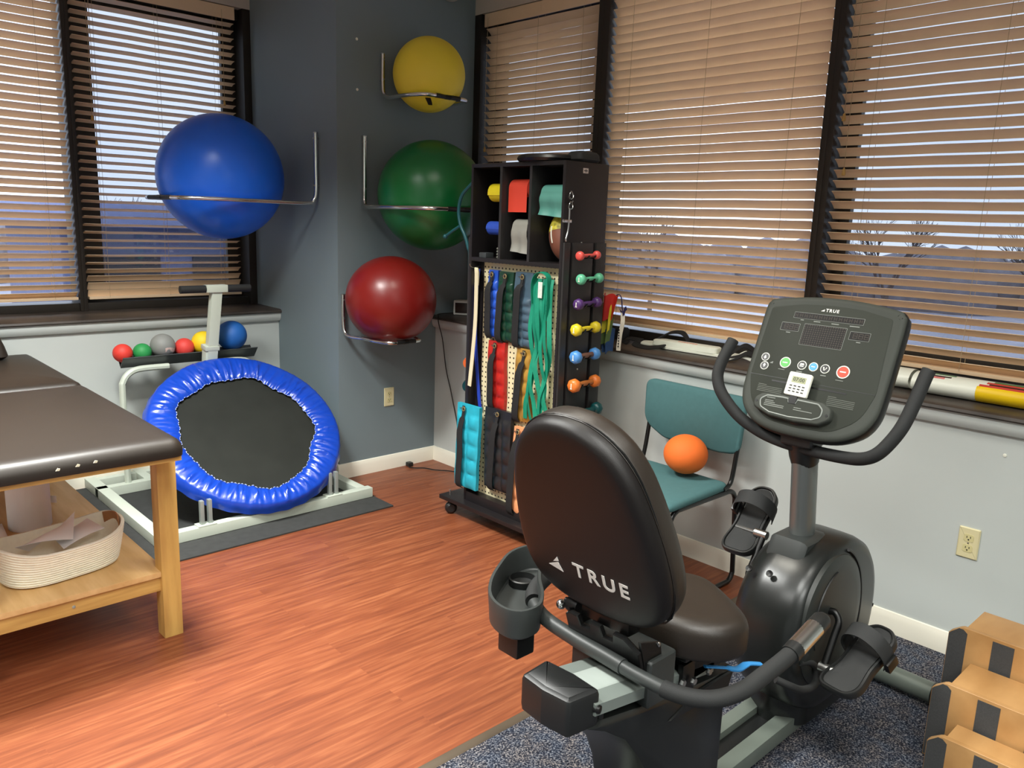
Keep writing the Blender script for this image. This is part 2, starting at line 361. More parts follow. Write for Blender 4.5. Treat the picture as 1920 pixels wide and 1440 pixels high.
def window(k, ax, u0, u1, jl, jr, sl, sr):
    """u0..u1 outer frame, jl/jr jamb widths, sl/sr sash widths; frame from n0 to n0+.17"""
    n0 = GA if ax == 'A' else GB; mb = MB(); zb = .948
    ubox(mb, ax, u0, u0+jl, n0, n0+.17, zb, ZT, .003); ubox(mb, ax, u1-jr, u1, n0, n0+.17, zb, ZT, .003)
    ubox(mb, ax, u0+jl, u1-jr, n0+.02, n0+.17, zb, zb+.045, .003); ubox(mb, ax, u0+jl, u1-jr, n0+.06, n0+.17, ZT-.06, ZT, .003)
    if sl: ubox(mb, ax, u0+jl, u0+jl+sl, n0+.13, n0+.165, zb+.045, ZT-.06, .003)
    if sr: ubox(mb, ax, u1-jr-sr, u1-jr, n0+.13, n0+.165, zb+.045, ZT-.06, .003)
    if sl: ubox(mb, ax, u0+jl+sl, u1-jr-sr, n0+.13, n0+.165, zb+.045, zb+.115, .003); ubox(mb, ax, u0+jl+sl, u1-jr-sr, n0+.13, n0+.165, ZT-.12, ZT-.06, .003)
    o = struct('window_%d' % k, mb, M_frame)
    m2 = MB(); ubox(m2, ax, u0+jl+sl-.005, u1-jr-sr+.005, n0+.146, n0+.150, zb+.04, ZT-.05)
    q = obj('window_pane', m2, M_glass, o)
    if sl:   # opening sashes carry an insect screen
        m2 = MB(); Q = ((lambda u, z: (u, n0+.168, z)) if ax == 'A' else (lambda u, z: (n0+.168, u, z)))
        m2.add([Q(u0+jl, zb+.04), Q(u1-jr, zb+.04), Q(u1-jr, ZT-.05), Q(u0+jl, ZT-.05)], [(0, 1, 2, 3)]); obj('insect_screen', m2, M_screen, o)
    return o
window(1, 'A', .30, 1.355, .03, .02, 0, 0)
window(2, 'A', 1.355, XP, .02, .05, .135, .085)
window(3, 'B', 2.946, YF, .038, .06, .13, .08)
window(4, 'B', 1.666, 2.946, .027, .038, 0, 0)
window(5, 'B', .40, 1.666, .03, .027, .05, .05)

def blind(ax, u0, u1, tilt, label, pull=None, zbot=1.012, sag=0.004, tassel=None, open_low=None):
    n0 = GA if ax == 'A' else GB; nc = n0+.036
    P = (lambda u, n, z: (u, n, z)) if ax == 'A' else (lambda u, n, z: (n, u, z))
    root = thing('window_blind', label, 'blind', P((u0+u1)/2, nc, zbot))
    mb = MB(); ubox(mb, ax, u0-.005, u1+.005, n0+.004, n0+.014, ZT-.078, ZT-.004, .003); ubox(mb, ax, u0+.01, u1-.01, n0+.014, n0+.055, ZT-.045, ZT-.006, .002)
    obj('valance', mb, M_slat, root)
    pitch = .0435; wd = .0508; mb = MB(); z = zbot+.03; k = 0; zs = []
    while z < ZT-.07:
        th = math.radians((tilt if not open_low else open_low(k, tilt)) + random.uniform(-1.5, 1.5)); ct, st = math.cos(th), math.sin(th)
        dz0 = random.uniform(-.0012, .0012); dz1 = random.uniform(-.0012, .0012); nu = 6; vs = []
        for i in range(nu+1):
            f = i/nu; u = u0+(u1-u0)*f + (random.uniform(-.001, .001) if i in (0, nu) else 0); zz = z+dz0*(1-f)+dz1*f - sag*math.sin(math.pi*f*3)**2*.3
            for side in (0, 1):
                for t in (-.5, -.25, 0, .25, .5):
                    a = t*wd; c = (.0032*(1-4*t*t)) + (.0026 if side else 0)
                    vs.append(P(u, nc + a*ct + c*st, zz - a*st + c*ct))
        fs = []
        for i in range(nu):
            A, B = i*10, i*10+10
            for t in range(4): fs += [(A+t, A+t+1, B+t+1, B+t), (A+5+t+1, A+5+t, B+5+t, B+5+t+1)]
            fs += [(A, B, B+5, A+5), (A+4, A+9, B+9, B+4)]
        E = nu*10; fs += [(0, 5, 6, 7, 8, 9, 4, 3, 2, 1), (E, E+1, E+2, E+3, E+4, E+9, E+8, E+7, E+6, E+5)]
        mb.add(vs, fs); zs.append(z); z += pitch; k += 1
    obj('slats', mb, M_slat, root)
    mb = MB(); ubox(mb, ax, u0, u1, nc-.024, nc+.024, zbot, zbot+.016, .004); obj('bottom_rail', mb, M_slat, root)
    mc = mat('tan_cord', (190, 165, 128), .8, var=.02); mb = MB()
    L = u1-u0
    for f in (.12, .5, .88) if L > .8 else (.17, .83):
        for dn in (-.027, .027):
            mb.tube([P(u0+L*f, nc+dn, zbot+.01), P(u0+L*f, nc+dn, ZT-.04)], .0009, 5)
    obj('ladder_cord', mb, mc, root)
    if pull:
        for (u, zt) in pull:
            m3 = MB(); m3.tube([P(u, n0-.004, ZT-.03), P(u+.002, n0-.006, (zt+ZT)/2), P(u, n0-.004, zt)], .0012, 6); c = obj('pull_cord', m3, mc, root)
            m4 = MB(); m4.lathe([(.002, .03), (.005, .026), (.0075, .008), (.008, 0), (.005, -.002)], P(u, n0-.004, zt-.028), n=12); obj('tassel', m4, M_oak, c)
    return root
blind('A', .34, 1.33, 35, 'tan slatted blind in the leftmost window, above the treatment table')
blind('A', 1.388, 2.300, 15, 'tan slatted blind with open slats behind the big blue ball', pull=[(1.46, 2.03), (1.475, 1.9), (2.22, 2.2)],
      open_low=lambda k, t: 66-12*k if k < 4 else t)
blind('B', 2.992, 3.895, 35, 'narrow tan slatted blind beside the yellow ball, behind the black rack', pull=[(3.86, 1.98)])
blind('B', 1.706, 2.900, 43, 'wide tan slatted blind glowing with daylight, in the middle of the right wall')
blind('B', .435, 1.628, 34, 'tan slatted blind in the rightmost window, behind the bike console', pull=[(1.60, 2.02), (1.575, 1.80)])

# ------------------------------------------------------------------ outside the windows
b = MB(); b.box(-40, 60, 5.3, 80, -3.2, -3.0); b.box(3.7, 60, -40, 5.3, -3.2, -3.0); struct('floor_outdoor_ground', b, mat('winter_ground', (104, 106, 120), .95, var=.35, vscale=.35, col2=(138, 138, 150)))
M_bld = mat('grey_cladding', (92, 98, 128), .8, var=.08); M_bw = mat('white_post_paint', (220, 224, 235), .6); M_bd = mat('dark_glazing', (30, 30, 42), .2)
def house(cx, cy, wx, wy, h, label, roof=(120, 126, 160)):
    r = thing('building', label, 'building', (cx, cy, -3.0))
    m_ = MB(); m_.box(cx-wx/2, cx+wx/2, cy-wy/2, cy+wy/2, -3, h); obj('wall_block', m_, M_bld, r)
    m_ = MB(); m_.box(cx-wx/2-.4, cx+wx/2+.4, cy-wy/2-.5, cy+wy/2+.4, h, h+.45, .1); obj('roof', m_, mat('roof_%d' % roof[0], roof, .7), r)
    for sgn in (-1, 1):
        m_ = MB(); m_.box(cx+sgn*wx*.45-.14, cx+sgn*wx*.45+.14, cy-wy/2-.5, cy-wy/2-.25, -3, h); obj('porch_post', m_, M_bw, r)
    for f in (-.25, .1, .32):
        m_ = MB(); m_.box(cx+f*wx-.5, cx+f*wx+.5, cy-wy/2-.04, cy-wy/2, -.6, h-.5); obj('window', m_, M_bd, r)
house(6.2, 17.5, 4.6, 4, 1.2, 'long low building with white posts seen through the open blind behind the blue ball')
def tree(x, y, h, label, seed):
    rnd = random.Random(seed); r = thing('bare_tree', label, 'tree', (x, y, -3.0), 'bare trees outside the windows')
    m_ = MB(); br = []
    def grow(p, d, L, rad, lv):
        q = p+d*L; m_.tube([p, (p+q)/2+Vector((rnd.uniform(-.04, .04)*L, rnd.uniform(-.04, .04)*L, 0)), q], [rad, rad*.8, rad*.6], 5)
        if lv:
            for _ in range(4 if lv > 1 else 5):
                nd = (d+Vector((rnd.uniform(-.75, .75), rnd.uniform(-.75, .75), rnd.uniform(-.1, .5)))).normalized(); grow(p+d*L*rnd.uniform(.6, 1), nd, L*rnd.uniform(.55, .75), rad*.5, lv-1)
    grow(Vector((x, y, -3)), Vector((0, 0, 1)), h*.38, h*.022, 4); obj('trunk_and_branches', m_, mat('tree_bark', (70, 62, 66), .9, var=.2), r)
for i, (x, y, h, l) in enumerate([(1.6, 22, 5.2, 'leafless tree outside the leftmost window'), (9.5, 30, 6, 'leafless tree outside, behind the low building with white posts'),
                              (36, 27, 6.2, 'leafless tree outside the middle window of the right wall'), (34, 13.5, 6.4, 'leafless tree outside, left of two seen through the rightmost blind'), (36, 8.2, 6.2, 'leafless tree outside, right of two seen through the rightmost blind')]):
    tree(x, y, h, l, i+3)
m_ = MB()
rr_ = random.Random(9)
for k in range(60):
    a = .12+1.35*k/59; R__ = 60+rr_.uniform(-3, 3); m_.sphere((R__*math.sin(a), R__*math.cos(a), -2.2), 1, (2.2, 2.2, rr_.uniform(2.2, 3.6)), 12, 6)
tl_ = obj('distant_treeline', m_, mat('distant_bare_woods', (96, 94, 104), .95, var=.25, vscale=1.5)); tag(tl_, 'hazy belt of woods along the horizon outside the blinds', 'woodland'); tl_['kind'] = 'stuff'
def car(x, y, rz, col, label):
    r = thing('parked_car', label, 'car', (x, y, -3.0)); M = Matrix.Translation((x, y, -3)) @ Matrix.Rotation(rz, 4, 'Z')
    pr = [(-2.1, .35), (-2.15, .75), (-1.5, .9), (-1.0, 1.4), (.6, 1.42), (1.3, .95), (2.05, .82), (2.15, .4), (1.8, .28), (-1.8, .28)]
    m_ = MB(); m_.slab(pr, (0, -.85, 0), (1, 0, 0), (0, 0, 1), (0, 1, 0), [(.06, 0), (0, .08), (0, 1.62), (.06, 1.7)]); m_.v = [tuple(M @ Vector(q)) for q in m_.v]; obj('body', m_, mat('car_paint_%d' % col[0], col, .25, metal=.3), r)
    for wx_ in (-1.35, 1.3):
        for wy_ in (-.82, .82):
            m_ = MB(); m_.lathe([(.2, -.1), (.32, -.1), (.34, 0), (.32, .1), (.2, .1)], (wx_, wy_, .34), (0, 1, 0), 20); m_.v = [tuple(M @ Vector(q)) for q in m_.v]; obj('wheel', m_, M_black, r)
    m_ = MB(); m_.slab([(-1.35, .95), (-.95, 1.33), (.55, 1.35), (1.1, .98)], (0, -.865, 0), (1, 0, 0), (0, 0, 1), (0, 1, 0), [(0, 0), (0, 1.73)]); m_.v = [tuple(M @ Vector(q)) for q in m_.v]; obj('side_window', m_, M_bd, r)
car(17.5, 7.2, 1.3, (200, 205, 215), 'silver car parked outside, seen low through the rightmost blind')
car(19.5, 3.0, 1.35, (60, 66, 96), 'dark blue car parked outside, nearer the console side of the rightmost blind')

# ------------------------------------------------------------------ exercise balls and wall racks
def ball(name, label, c, r, col, sc=(1, 1, 1), rough=.33, seams=True, group=None):
    def fn(d):
        if not seams: return 1
        t = (d.z*.6+d.x*.5-d.y*.62)*26
        return 1 + .0012*math.cos(t)*(1 if abs(d.z) < .8 else .3)
    b = MB(); b.sphere(c, r, sc, 72, 40, fn)
    o = obj(name, b, mat(name+'_vinyl_%d_%d' % (col[0], col[2]), col, rough, var=.05, vscale=4, bump=.04, bscale=14, spec=.55)); tag(o, label, 'ball', group); return o
GB_ = 'stability balls on the wall racks'
ball('exercise_ball', 'large royal blue exercise ball on a chrome rack in front of the left window', (1.993, 4.55, 1.725), .345, (32, 112, 246), group=GB_)
ball('exercise_ball', 'green exercise ball on the wall rack left of the black shelf cart', (2.812, 3.662, 1.661), .300, (14, 108, 52), group=GB_)
ball('exercise_ball', 'dark red exercise ball, lowest of the balls on the pillar wall', (2.588, 3.728, 1.082), .250, (122, 24, 20), sc=(1.02, 1.0, .97), group=GB_)
yb = ball('exercise_ball', 'yellow exercise ball with a black logo, highest on the pillar wall', (2.858, 3.762, 2.318), .200, (248, 222, 60), group=GB_, rough=.5)
M_logo = mat('black_print', (40, 34, 24), .6)
m_ = MB()
for k in range(5):   # sketchy black printed mark low on the ball
    a0 = -2.35+.045*k; pts = []
    for j in range(5):
        th = 2.35+.06*j; a = a0+.03*j
        pts.append((2.858+.2012*math.sin(th)*math.cos(a), 3.762+.2012*math.sin(th)*math.sin(a), 2.318+.2012*math.cos(th)))
    m_.tube(pts, .0035 if k % 2 else .0022, 6)
obj('printed_logo', m_, M_logo, yb)

def rack(label, ax, wall, c, half, front, z, ztop, rc, lx, rx):
    """tube loop: uprights on the wall, loop round the ball in the plane z. ax 'y' = wall plane y; 'x' = wall plane x.
    lx, rx upright positions along the wall; c along-wall centre of ball; front = distance of front bar from wall"""
    P = (lambda a, d, zz: (a, wall-d, zz)) if ax == 'y' else (lambda a, d, zz: (wall-d, a, zz))
    tr = .0115
    root = thing('ball_rack', label, 'rack', P((lx+rx)/2, .02, z), 'chrome tube racks holding the balls')
    sg = 1 if rx > lx else -1
    def side(u, s):   # s=+1 for the side nearer rx
        uo = c + s*sg*half
        return spl([P(u, .018, ztop), P(u, .018, z+.22), P(u, .018, z+.075), P(u+(uo-u)*.12, .03, z+.02), P(u+(uo-u)*.35, .075, z), P(uo, front*.45, z), P(uo-(uo-c)*.02, front*.72, z), P(uo-(uo-c)*.22, front*.95, z), P(c+(uo-c)*.45, front, z)], 7)
    for u, s in ((lx, -1), (rx, 1)):
        m_ = MB(); m_.tube(side(u, s), tr, 12); o = obj('support_tube', m_, M_chrome, root)
        m_ = MB(); m_.lathe([(0.001, 0), (tr+.001, 0), (tr+.001, .006), (.001, .008)], P(u, .018, ztop-.002), n=12); obj('end_cap', m_, M_steel, o)
        for zz in (ztop-.03, z+.10):
            m_ = MB(); m_.tube([P(u, -.003, zz), P(u, .034, zz)], .005, 8); obj('bolt', m_, M_steel, o)
    m_ = MB(); m_.tube([P(c-sg*half*.46, front, z), P(c+sg*half*.46, front, z)], tr+.0012, 12); obj('black_sleeve', m_, M_black, root)
    m_ = MB(); m_.tube([P(c-sg*half*.10, front, z), P(c+sg*half*.10, front, z)], tr+.0022, 12); obj('sleeve_collar', m_, M_black_metal, root)
    return root
def rcon(r, dz): return math.sqrt(max(0, r*r-dz*dz))+.014
rack('chrome tube wall rack carrying the yellow ball', 'y', YF, 2.872, rcon(.200, .125)+.012, .372, 2.19, 2.425, 0, 2.688, 3.06)
rack('chrome tube wall rack carrying the green ball', 'y', YF, 2.812, .304, .636, 1.588, 1.972, 0, 2.567, 3.05)
rack('chrome tube wall rack carrying the red ball, lowest on the pillar', 'y', YF, 2.59, .135, .395, .862, 1.095, 0, 2.424, 2.76)
rack('chrome tube wall rack carrying the large blue ball', 'x', XP, 4.55, .345, .755, 1.598, 1.985, 0, 4.180, 4.92)

# anchors left in the pillar wall, rounded fixture high up
for i, (x, z, nm) in enumerate([(2.531, 2.479, 'small white screw anchor in the pillar wall, upper of two left of the yellow ball'), (2.533, 2.218, 'small white screw anchor in the pillar wall, lower of two left of the yellow ball')]):
    m_ = MB(); m_.lathe([(.001, .004), (.006, .003), (.008, 0), (.008, -.006)], (x, YF, z), (0, -1, 0), 14); tag(obj('screw_anchor', m_, M_white), nm, 'screw anchor')
m_ = MB(); m_.sphere((3.16, YF-.02, 2.86), .075, (1, .75, .95), 32, 16); t = thing('wall_fixture', 'rounded pale fixture at the very top of the pillar wall above the yellow ball', 'light fixture', (3.16, YF, 2.80)); obj('housing', m_, mat('pale_fixture_plastic', (190, 186, 178), .35), t)
m_ = MB(); m_.box(3.10, 3.29, YF-.03, YF, 2.84, 2.95, .008); obj('mounting_plate', m_, mat('grey_fixture_plate', (120, 118, 114), .4), t)

# ------------------------------------------------------------------ wall outlets
def outlet(ax, cu, cz, label):
    P = (lambda u, d, z: (XB-d, u, z)) if ax == 'x' else (lambda u, d, z: (u, YF-d, z))
    t = thing('power_outlet', label, 'power outlet', P(cu, 0, cz-.057))
    n = (-1, 0, 0) if ax == 'x' else (0, -1, 0); uu = (0, 1, 0) if ax == 'x' else (1, 0, 0)
    m_ = MB(); m_.slab(rpoly([(-.035, -.057), (.035, -.057), (.035, .057), (-.035, .057)], .003), P(cu, 0, cz), uu, (0, 0, 1), n, [(0, -.002), (0, .004), (.003, .006)]); obj('cover_plate', m_, mat('ivory_plastic', (222, 212, 168), .35, var=.01), t, 15)
    for s in (-1, 1):
        m_ = MB(); m_.slab(rpoly([(-.016, -.010), (-.009, -.014), (.009, -.014), (.016, -.010), (.016, .010), (.009, .014), (-.009, .014), (-.016, .010)], .002), P(cu, .006, cz+s*.0195), uu, (0, 0, 1), n, [(0, -.001), (0, .0015)]); r = obj('receptacle', m_, mat('ivory_receptacle', (214, 204, 152), .3, var=.01), t)
        m_ = MB()
        for q in (-.006, .006): ubox(m_, 'A', cu+q-.001, cu+q+.001, YF-.0085, YF-.006, cz+s*.0195, cz+s*.0195+.007) if ax == 'y' else m_.box(XB-.0085, XB-.006, cu+q-.001, cu+q+.001, cz+s*.0195, cz+s*.0195+.007)
        m_.lathe([(.0025, .006), (.0025, .0085)], P(cu, 0, cz+s*.0195-.006), n, 10); obj('slots', m_, M_black, r)
    m_ = MB(); m_.lathe([(.0028, .005), (.0026, .0072), (.001, .0076)], P(cu, 0, cz), n, 12); obj('screw', m_, M_steel, t)
outlet('x', .832, .450, 'cream double power outlet on the right wall behind the bike')
outlet('y', 2.751, .459, 'cream double power outlet on the dark pillar wall below the red ball')
m_ = MB(); m_.lathe([(.001, .003), (.006, .002), (.007, -.002)], (XB, .763, .796), (-1, 0, 0), 12); tag(obj('wall_anchor', m_, M_white), 'tiny white spot of a plugged hole high on the right wall near the frame edge', 'screw anchor')

# ------------------------------------------------------------------ rubber mat
b = MB(); b.box(1.035, 2.385, 3.405, 4.665, 0, .008, .002); tag(obj('rubber_mat', b, mat('black_rubber_mat', (50, 51, 50), .8, var=.12, vscale=30, bump=.2, bscale=400)), 'thin black rubber mat under the blue rebounder', 'floor mat')

# ------------------------------------------------------------------ rebounder with ball tray
M_reb = mat('pale_green_grey_enamel', (196, 204, 190), .4, var=.02)
reb = thing('rebounder', 'tilted mini trampoline with blue padded rim on a pale grey steel frame', 'trampoline', (1.8, 4.0, .008))
FZ0, FZ1 = .010, .062
m_ = MB()
m_.box(1.262, 2.372, 3.585, 3.635, FZ0, FZ1, .003); m_.box(1.205, 2.372, 4.43, 4.48, FZ0, FZ1, .003)
m_.box(1.205, 1.262, 3.585, 4.668, FZ0, FZ1, .003); m_.box(2.300, 2.352, 3.635, 4.668, FZ0, FZ1, .003)
m_.box(1.46, 1.51, 4.48, 4.668, FZ0, FZ1, .003); m_.box(1.262, 2.30, 4.61, 4.66, FZ0+.002, FZ1-.004, .003)
obj('base_frame', m_, M_reb, reb)
m_ = MB(); m_.box(2.3722, 2.3732, 3.592, 3.628, FZ0+.007, FZ1-.007); obj('tube_opening', m_, M_black, reb)
m_ = MB(); m_.lathe([(.001, -.012), (.02, -.012), (.022, 0), (.02, .012), (.001, .012)], (1.60, 4.60, .083), (0, 1, 0), 20); obj('wheel', m_, M_black, reb)
TC = Vector((1.818, 3.931, .413)); tt, ty = math.radians(38.74), math.radians(-3.8)
tn = Vector((math.sin(ty)*math.sin(tt), -math.cos(ty)*math.sin(tt), math.cos(tt))); tu = Vector((math.cos(ty), math.sin(ty), 0)); tv = tn.cross(tu); RT = .5
def T3(r, a, h): return TC + tu*(r*math.cos(a)) + tv*(r*math.sin(a)) + tn*h
# jumping mat
m_ = MB(); m_.slab(circ(0, 0, .44, n=64), TC, tu, tv, tn, [(0, -.012), (0, -.006)]); obj('jumping_mat', m_, mat('black_woven_mat', (36, 38, 34), .8, spec=.25, var=.12, vscale=6, bump=.15, bscale=500), reb)
# steel hoop under the pad
m_ = MB(); m_.tube([T3(.478, 2*math.pi*i/64, -.028) for i in range(64)], .016, 10, closed=True); obj('steel_hoop', m_, M_steel, reb)
# gathered blue pad: inner wavy edge, crumples
rn = random.Random(3); NA = 420; ph = [rn.uniform(0, 6.28) for _ in range(12)]
creases = [(rn.uniform(0, 2*math.pi), rn.uniform(.007, .024), rn.uniform(.3, 1.0), rn.uniform(-.09, .09)) for _ in range(230)]
def padpt(i, j):
    a = 2*math.pi*i/NA; t = j/12
    rin = .352 + .010*math.sin(5*a+ph[0]) + .008*math.sin(9*a+ph[1]) + .003*math.sin(47*a+ph[2]) + (.028 if 3.9 < a < 5.3 else 0)*math.sin((a-3.9)/1.4*math.pi) - .014*math.cos(a-1.2)
    rr = rin + (RT+.004-rin)*t
    h = .008 + .022*math.sin(math.pi*min(1, t*1.02))**.55
    cr = 0
    for (ca, wd, am, sk) in creases:
        d = (a + sk*t - ca + math.pi) % (2*math.pi) - math.pi
        if abs(d) < wd*3: cr += am*math.exp(-(d/wd)**2)*(.35+.65*(1-t))
    h += .010*(cr-.6)*math.sin(math.pi*min(1, .1+t*.85)) + .0022*math.sin(70*a+9*t+ph[3])*(1-t)
    if t > .98: h = -.018+.004*math.sin(40*a)
    return T3(rr, a, h)
m_ = MB(); ring = [padpt(i, j) for j in range(13) for i in range(NA)]
ring += [T3(RT+.012+.002*math.sin(33*2*math.pi*i/NA), 2*math.pi*i/NA, -.040) for i in range(NA)] + [T3(RT-.012, 2*math.pi*i/NA, -.058) for i in range(NA)]
m_.add(ring, [(j*NA+i, j*NA+(i+1) % NA, (j+1)*NA+(i+1) % NA, (j+1)*NA+i) for j in range(14) for i in range(NA)])
pad = obj('blue_rim_pad', m_, mat('glossy_blue_vinyl', (20, 66, 178), .27, var=.05, vscale=30, spec=.6), reb, smooth=60)
m_ = MB()
for i in range(0, NA, 3):
    p, q = padpt(i, 0), padpt(i+1.6, 0); m_.tube([p+tn*.002, (p+q)/2+tn*.005, q+tn*.002], .0016, 5)
obj('gathered_stitching', m_, mat('white_thread', (190, 205, 240), .7), pad)
for sx in (1.428, 1.466, 2.118, 2.155):
    m_ = MB(); hz = .185 if sx < 2 else .19
    m_.box(sx-.009, sx+.009, 3.60, 3.625, FZ1-.002, hz, .003); obj('front_strut', m_, M_silver, reb)
m_ = MB(); m_.box(1.40, 1.49, 3.585, 3.64, FZ1, FZ1+.006, .002); m_.box(2.09, 2.18, 3.585, 3.64, FZ1, FZ1+.006, .002); obj('strut_foot', m_, M_reb, reb)
# post with T handle
def bar(mb, p, q, wx_, wy_, bev=.003):
    p, q = Vector(p), Vector(q); d = (q-p); L = d.length; z = d.normalized(); x = Vector((1, 0, 0)); x = (x-z*x.dot(z)).normalized(); y = z.cross(x)
    M = Matrix(((x.x, y.x, z.x, p.x), (x.y, y.y, z.y, p.y), (x.z, y.z, z.z, p.z), (0, 0, 0, 1))); mb.box(-wx_/2, wx_/2, -wy_/2, wy_/2, 0, L, bev, 2, M)
m_ = MB(); bar(m_, (1.800, 4.455, .05), (1.815, 4.37, .79), .068, .055); obj('post_sleeve', m_, M_reb, reb)
m_ = MB(); bar(m_, (1.815, 4.37, .70), (1.846, 4.335, 1.105), .056, .045); obj('post', m_, M_reb, reb)
m_ = MB(); bar(m_, (1.816, 4.372, .775), (1.8165, 4.368, .80), .080, .066, .004); obj('post_collar', m_, M_reb, reb)
m_ = MB(); m_.box(1.785, 1.902, 4.305, 4.355, 1.098, 1.138, .003); obj('handle_bracket', m_, M_reb, reb)
m_ = MB(); m_.tube([(1.648, 4.33, 1.116), (1.786, 4.33, 1.116)], .021, 18); obj('foam_handle', m_, M_black_soft, reb); m_ = MB(); m_.tube([(1.901, 4.33, 1.116), (2.040, 4.33, 1.116)], .021, 18); obj('foam_handle', m_, M_black_soft, reb)
# tray
m_ = MB(); V0 = [(-.052, .060), (0, 0), (.052, .060), (.052-.003, .063), (0, .006), (-.049, .063)]
vs = [(x, 4.50+a, .690+z) for x in (1.378, 2.135) for a, z in V0]; m_.add(vs, [(i, (i+1) % 6, 6+(i+1) % 6, 6+i) for i in range(6)] + [(5, 4, 3, 2, 1, 0), (6, 7, 8, 9, 10, 11)])
obj('ball_tray', m_, mat('dark_grey_sheet_metal', (92, 96, 96), .35, metal=.4), reb)
for pts in ([(1.368, 4.46, .06), (1.368, 4.46, .55), (1.375, 4.462, .62), (1.41, 4.465, .665), (1.47, 4.47, .683), (1.62, 4.47, .684)], [(2.12, 4.46, .06), (2.12, 4.46, .55), (2.115, 4.462, .62), (2.08, 4.465, .668), (2.02, 4.47, .683), (1.91, 4.47, .684)]):
    m_ = MB(); P_ = spl(pts, 6); m_.tube(P_, .017, 8); obj('tray_support', m_, M_reb, reb)
for col, c, r, lab in [((214, 58, 46), 1.393, .050, 'small red weighted ball at the far left end of the tray'), ((38, 142, 72), 1.494, .048, 'small green weighted ball between the red and grey balls on the tray'),
                       ((132, 134, 130), 1.604, .066, 'grey weighted ball with a worn pale label on the tray'), ((216, 64, 56), 1.722, .053, 'small red weighted ball between the grey and yellow balls on the tray'),
                       ((240, 206, 30), 1.832, .066, 'yellow weighted ball partly hidden by the grey post'), ((26, 96, 176), 2.000, .086, 'blue weighted ball, largest on the tray, right of the post')]:
    zc = .692 + .004 + r*1.50
    o = ball('weighted_ball', lab, (c, 4.50, zc), r, col, rough=.6, seams=False, group='weighted balls on the tray')
    if r == .066 and col[0] == 132:
        m_ = MB(); m_.grid(lambda u, v: (c+r*1.012*math.sin(1.75+.35*v-.1)*math.sin(-.15+.95*u), 4.50-r*1.012*math.sin(1.75+.35*v-.1)*math.cos(-.15+.95*u), zc+r*1.012*math.cos(1.75+.35*v-.1)+.004*math.sin(u*5)), 12, 6)
        obj('worn_label', m_, mat('worn_pink_label', (206, 180, 170), .7, var=.2, vscale=60), o)

# ------------------------------------------------------------------ treatment table
tab = thing('treatment_table', 'oak treatment table with black vinyl cushions and a lower shelf', 'treatment table', (.65, 3.6, 0))
TX0, TX1 = .30, .985
def cushion(x0, x1, y0, y1, z0, h, dome):
    o = rpoly([(x0, y0), (x1, y0), (x1, y1), (x0, y1)], .045, 8); m_ = MB()
    m_.slab(o, (0, 0, z0), (1, 0, 0), (0, 1, 0), (0, 0, 1), [(.012, -.004), (0, 0), (-.002, h*.35), (.003, h*.6), (.012, h*.82), (.026, h*.96), (.026, h+dome*.1, .94), (.026, h+dome*.45, .86), (.026, h+dome*.8, .7), (.026, h+dome, .5), (.026, h+dome*1.05, .25), (.026, h+dome*1.06, .05)])
    return m_
obj('front_cushion', cushion(TX0, TX1, 2.60, 3.690, .730, .062, .010), M_vinyl, tab, 60)
obj('rear_cushion', cushion(TX0, TX1, 3.700, 4.60, .730, .066, .016), M_vinyl, tab, 60)
m_ = MB()
for (px_, z_) in ((.60, .754), (.655, .757), (.705, .760)): m_.slab([(-.006, -.003), (.004, -.004), (.007, .002), (0, .005)], (px_, 2.5978, z_), (1, 0, 0), (0, 0, 1), (0, -1, 0), [(0, -.001), (0, .0012)])
obj('torn_vinyl_spots', m_, mat('cream_batting', (225, 220, 195), .9), tab)
m_ = MB(); m_.box(TX0+.01, TX1-.01, 2.615, 4.59, .712, .730, .002); obj('top_board', m_, M_oakx, tab)
for lx_, ly_ in ((.978, 2.792), (.345, 2.792), (.978, 4.42), (.345, 4.42)):
    m_ = MB(); bar(m_, (lx_+(.0 if lx_ > .5 else 0), ly_+.018, 0), (lx_+.006, ly_+.030, .712), .066, .066, .003)
    obj('leg', m_, M_oak, tab)
m_ = MB(); m_.box(.37, .955, 2.800, 2.822, .655, .712, .002); obj('end_rail', m_, M_oakx, tab)
m_ = MB(); m_.box(.37, .955, 4.43, 4.452, .655, .712, .002); obj('end_rail', m_, M_oakx, tab)
m_ = MB(); m_.box(.330, .352, 2.83, 4.42, .655, .712, .002); obj('side_rail', m_, M_oakx, tab)
m_ = MB(); m_.box(.950, .968, 2.83, 4.42, .675, .712, .002); obj('side_rail', m_, M_oakx, tab)
m_ = MB(); m_.box(.33, .968, 2.790, 4.45, .236, .256, .002); obj('lower_shelf', m_, mat('oak_shelf_board', (206, 164, 106), .5, vscale=3, col2=(226, 188, 132), stretch=(9, 1.0, 9)), tab)
m_ = MB(); m_.box(.37, .950, 2.800, 2.822, .180, .236, .002); r_ = obj('shelf_rail', m_, M_oakx, tab)
m_ = MB(); m_.lathe([(.001, .003), (.005, .002), (.006, 0)], (.662, 2.80, .208), (0, -1, 0), 10); obj('screw_cap', m_, M_silver, r_)
m_ = MB(); m_.box(.37, .950, 4.42, 4.442, .180, .236, .002); obj('shelf_rail', m_, M_oakx, tab)

# bolster at the far end of the table
m_ = MB(); m_.slab(rpoly([(.50, 4.30), (.835, 4.30), (.835, 4.56), (.50, 4.56)], .05), (0, 0, .815), (1, 0, 0), (0, 1, 0), (0, 0, 1), [(.02, 0), (0, .015), (.012, .06), (.030, .11), (.05, .14)]); tag(obj('bolster_cushion', m_, M_vinyl, smooth=60), 'black cushion lying on the far end of the treatment table at the left edge', 'cushion')

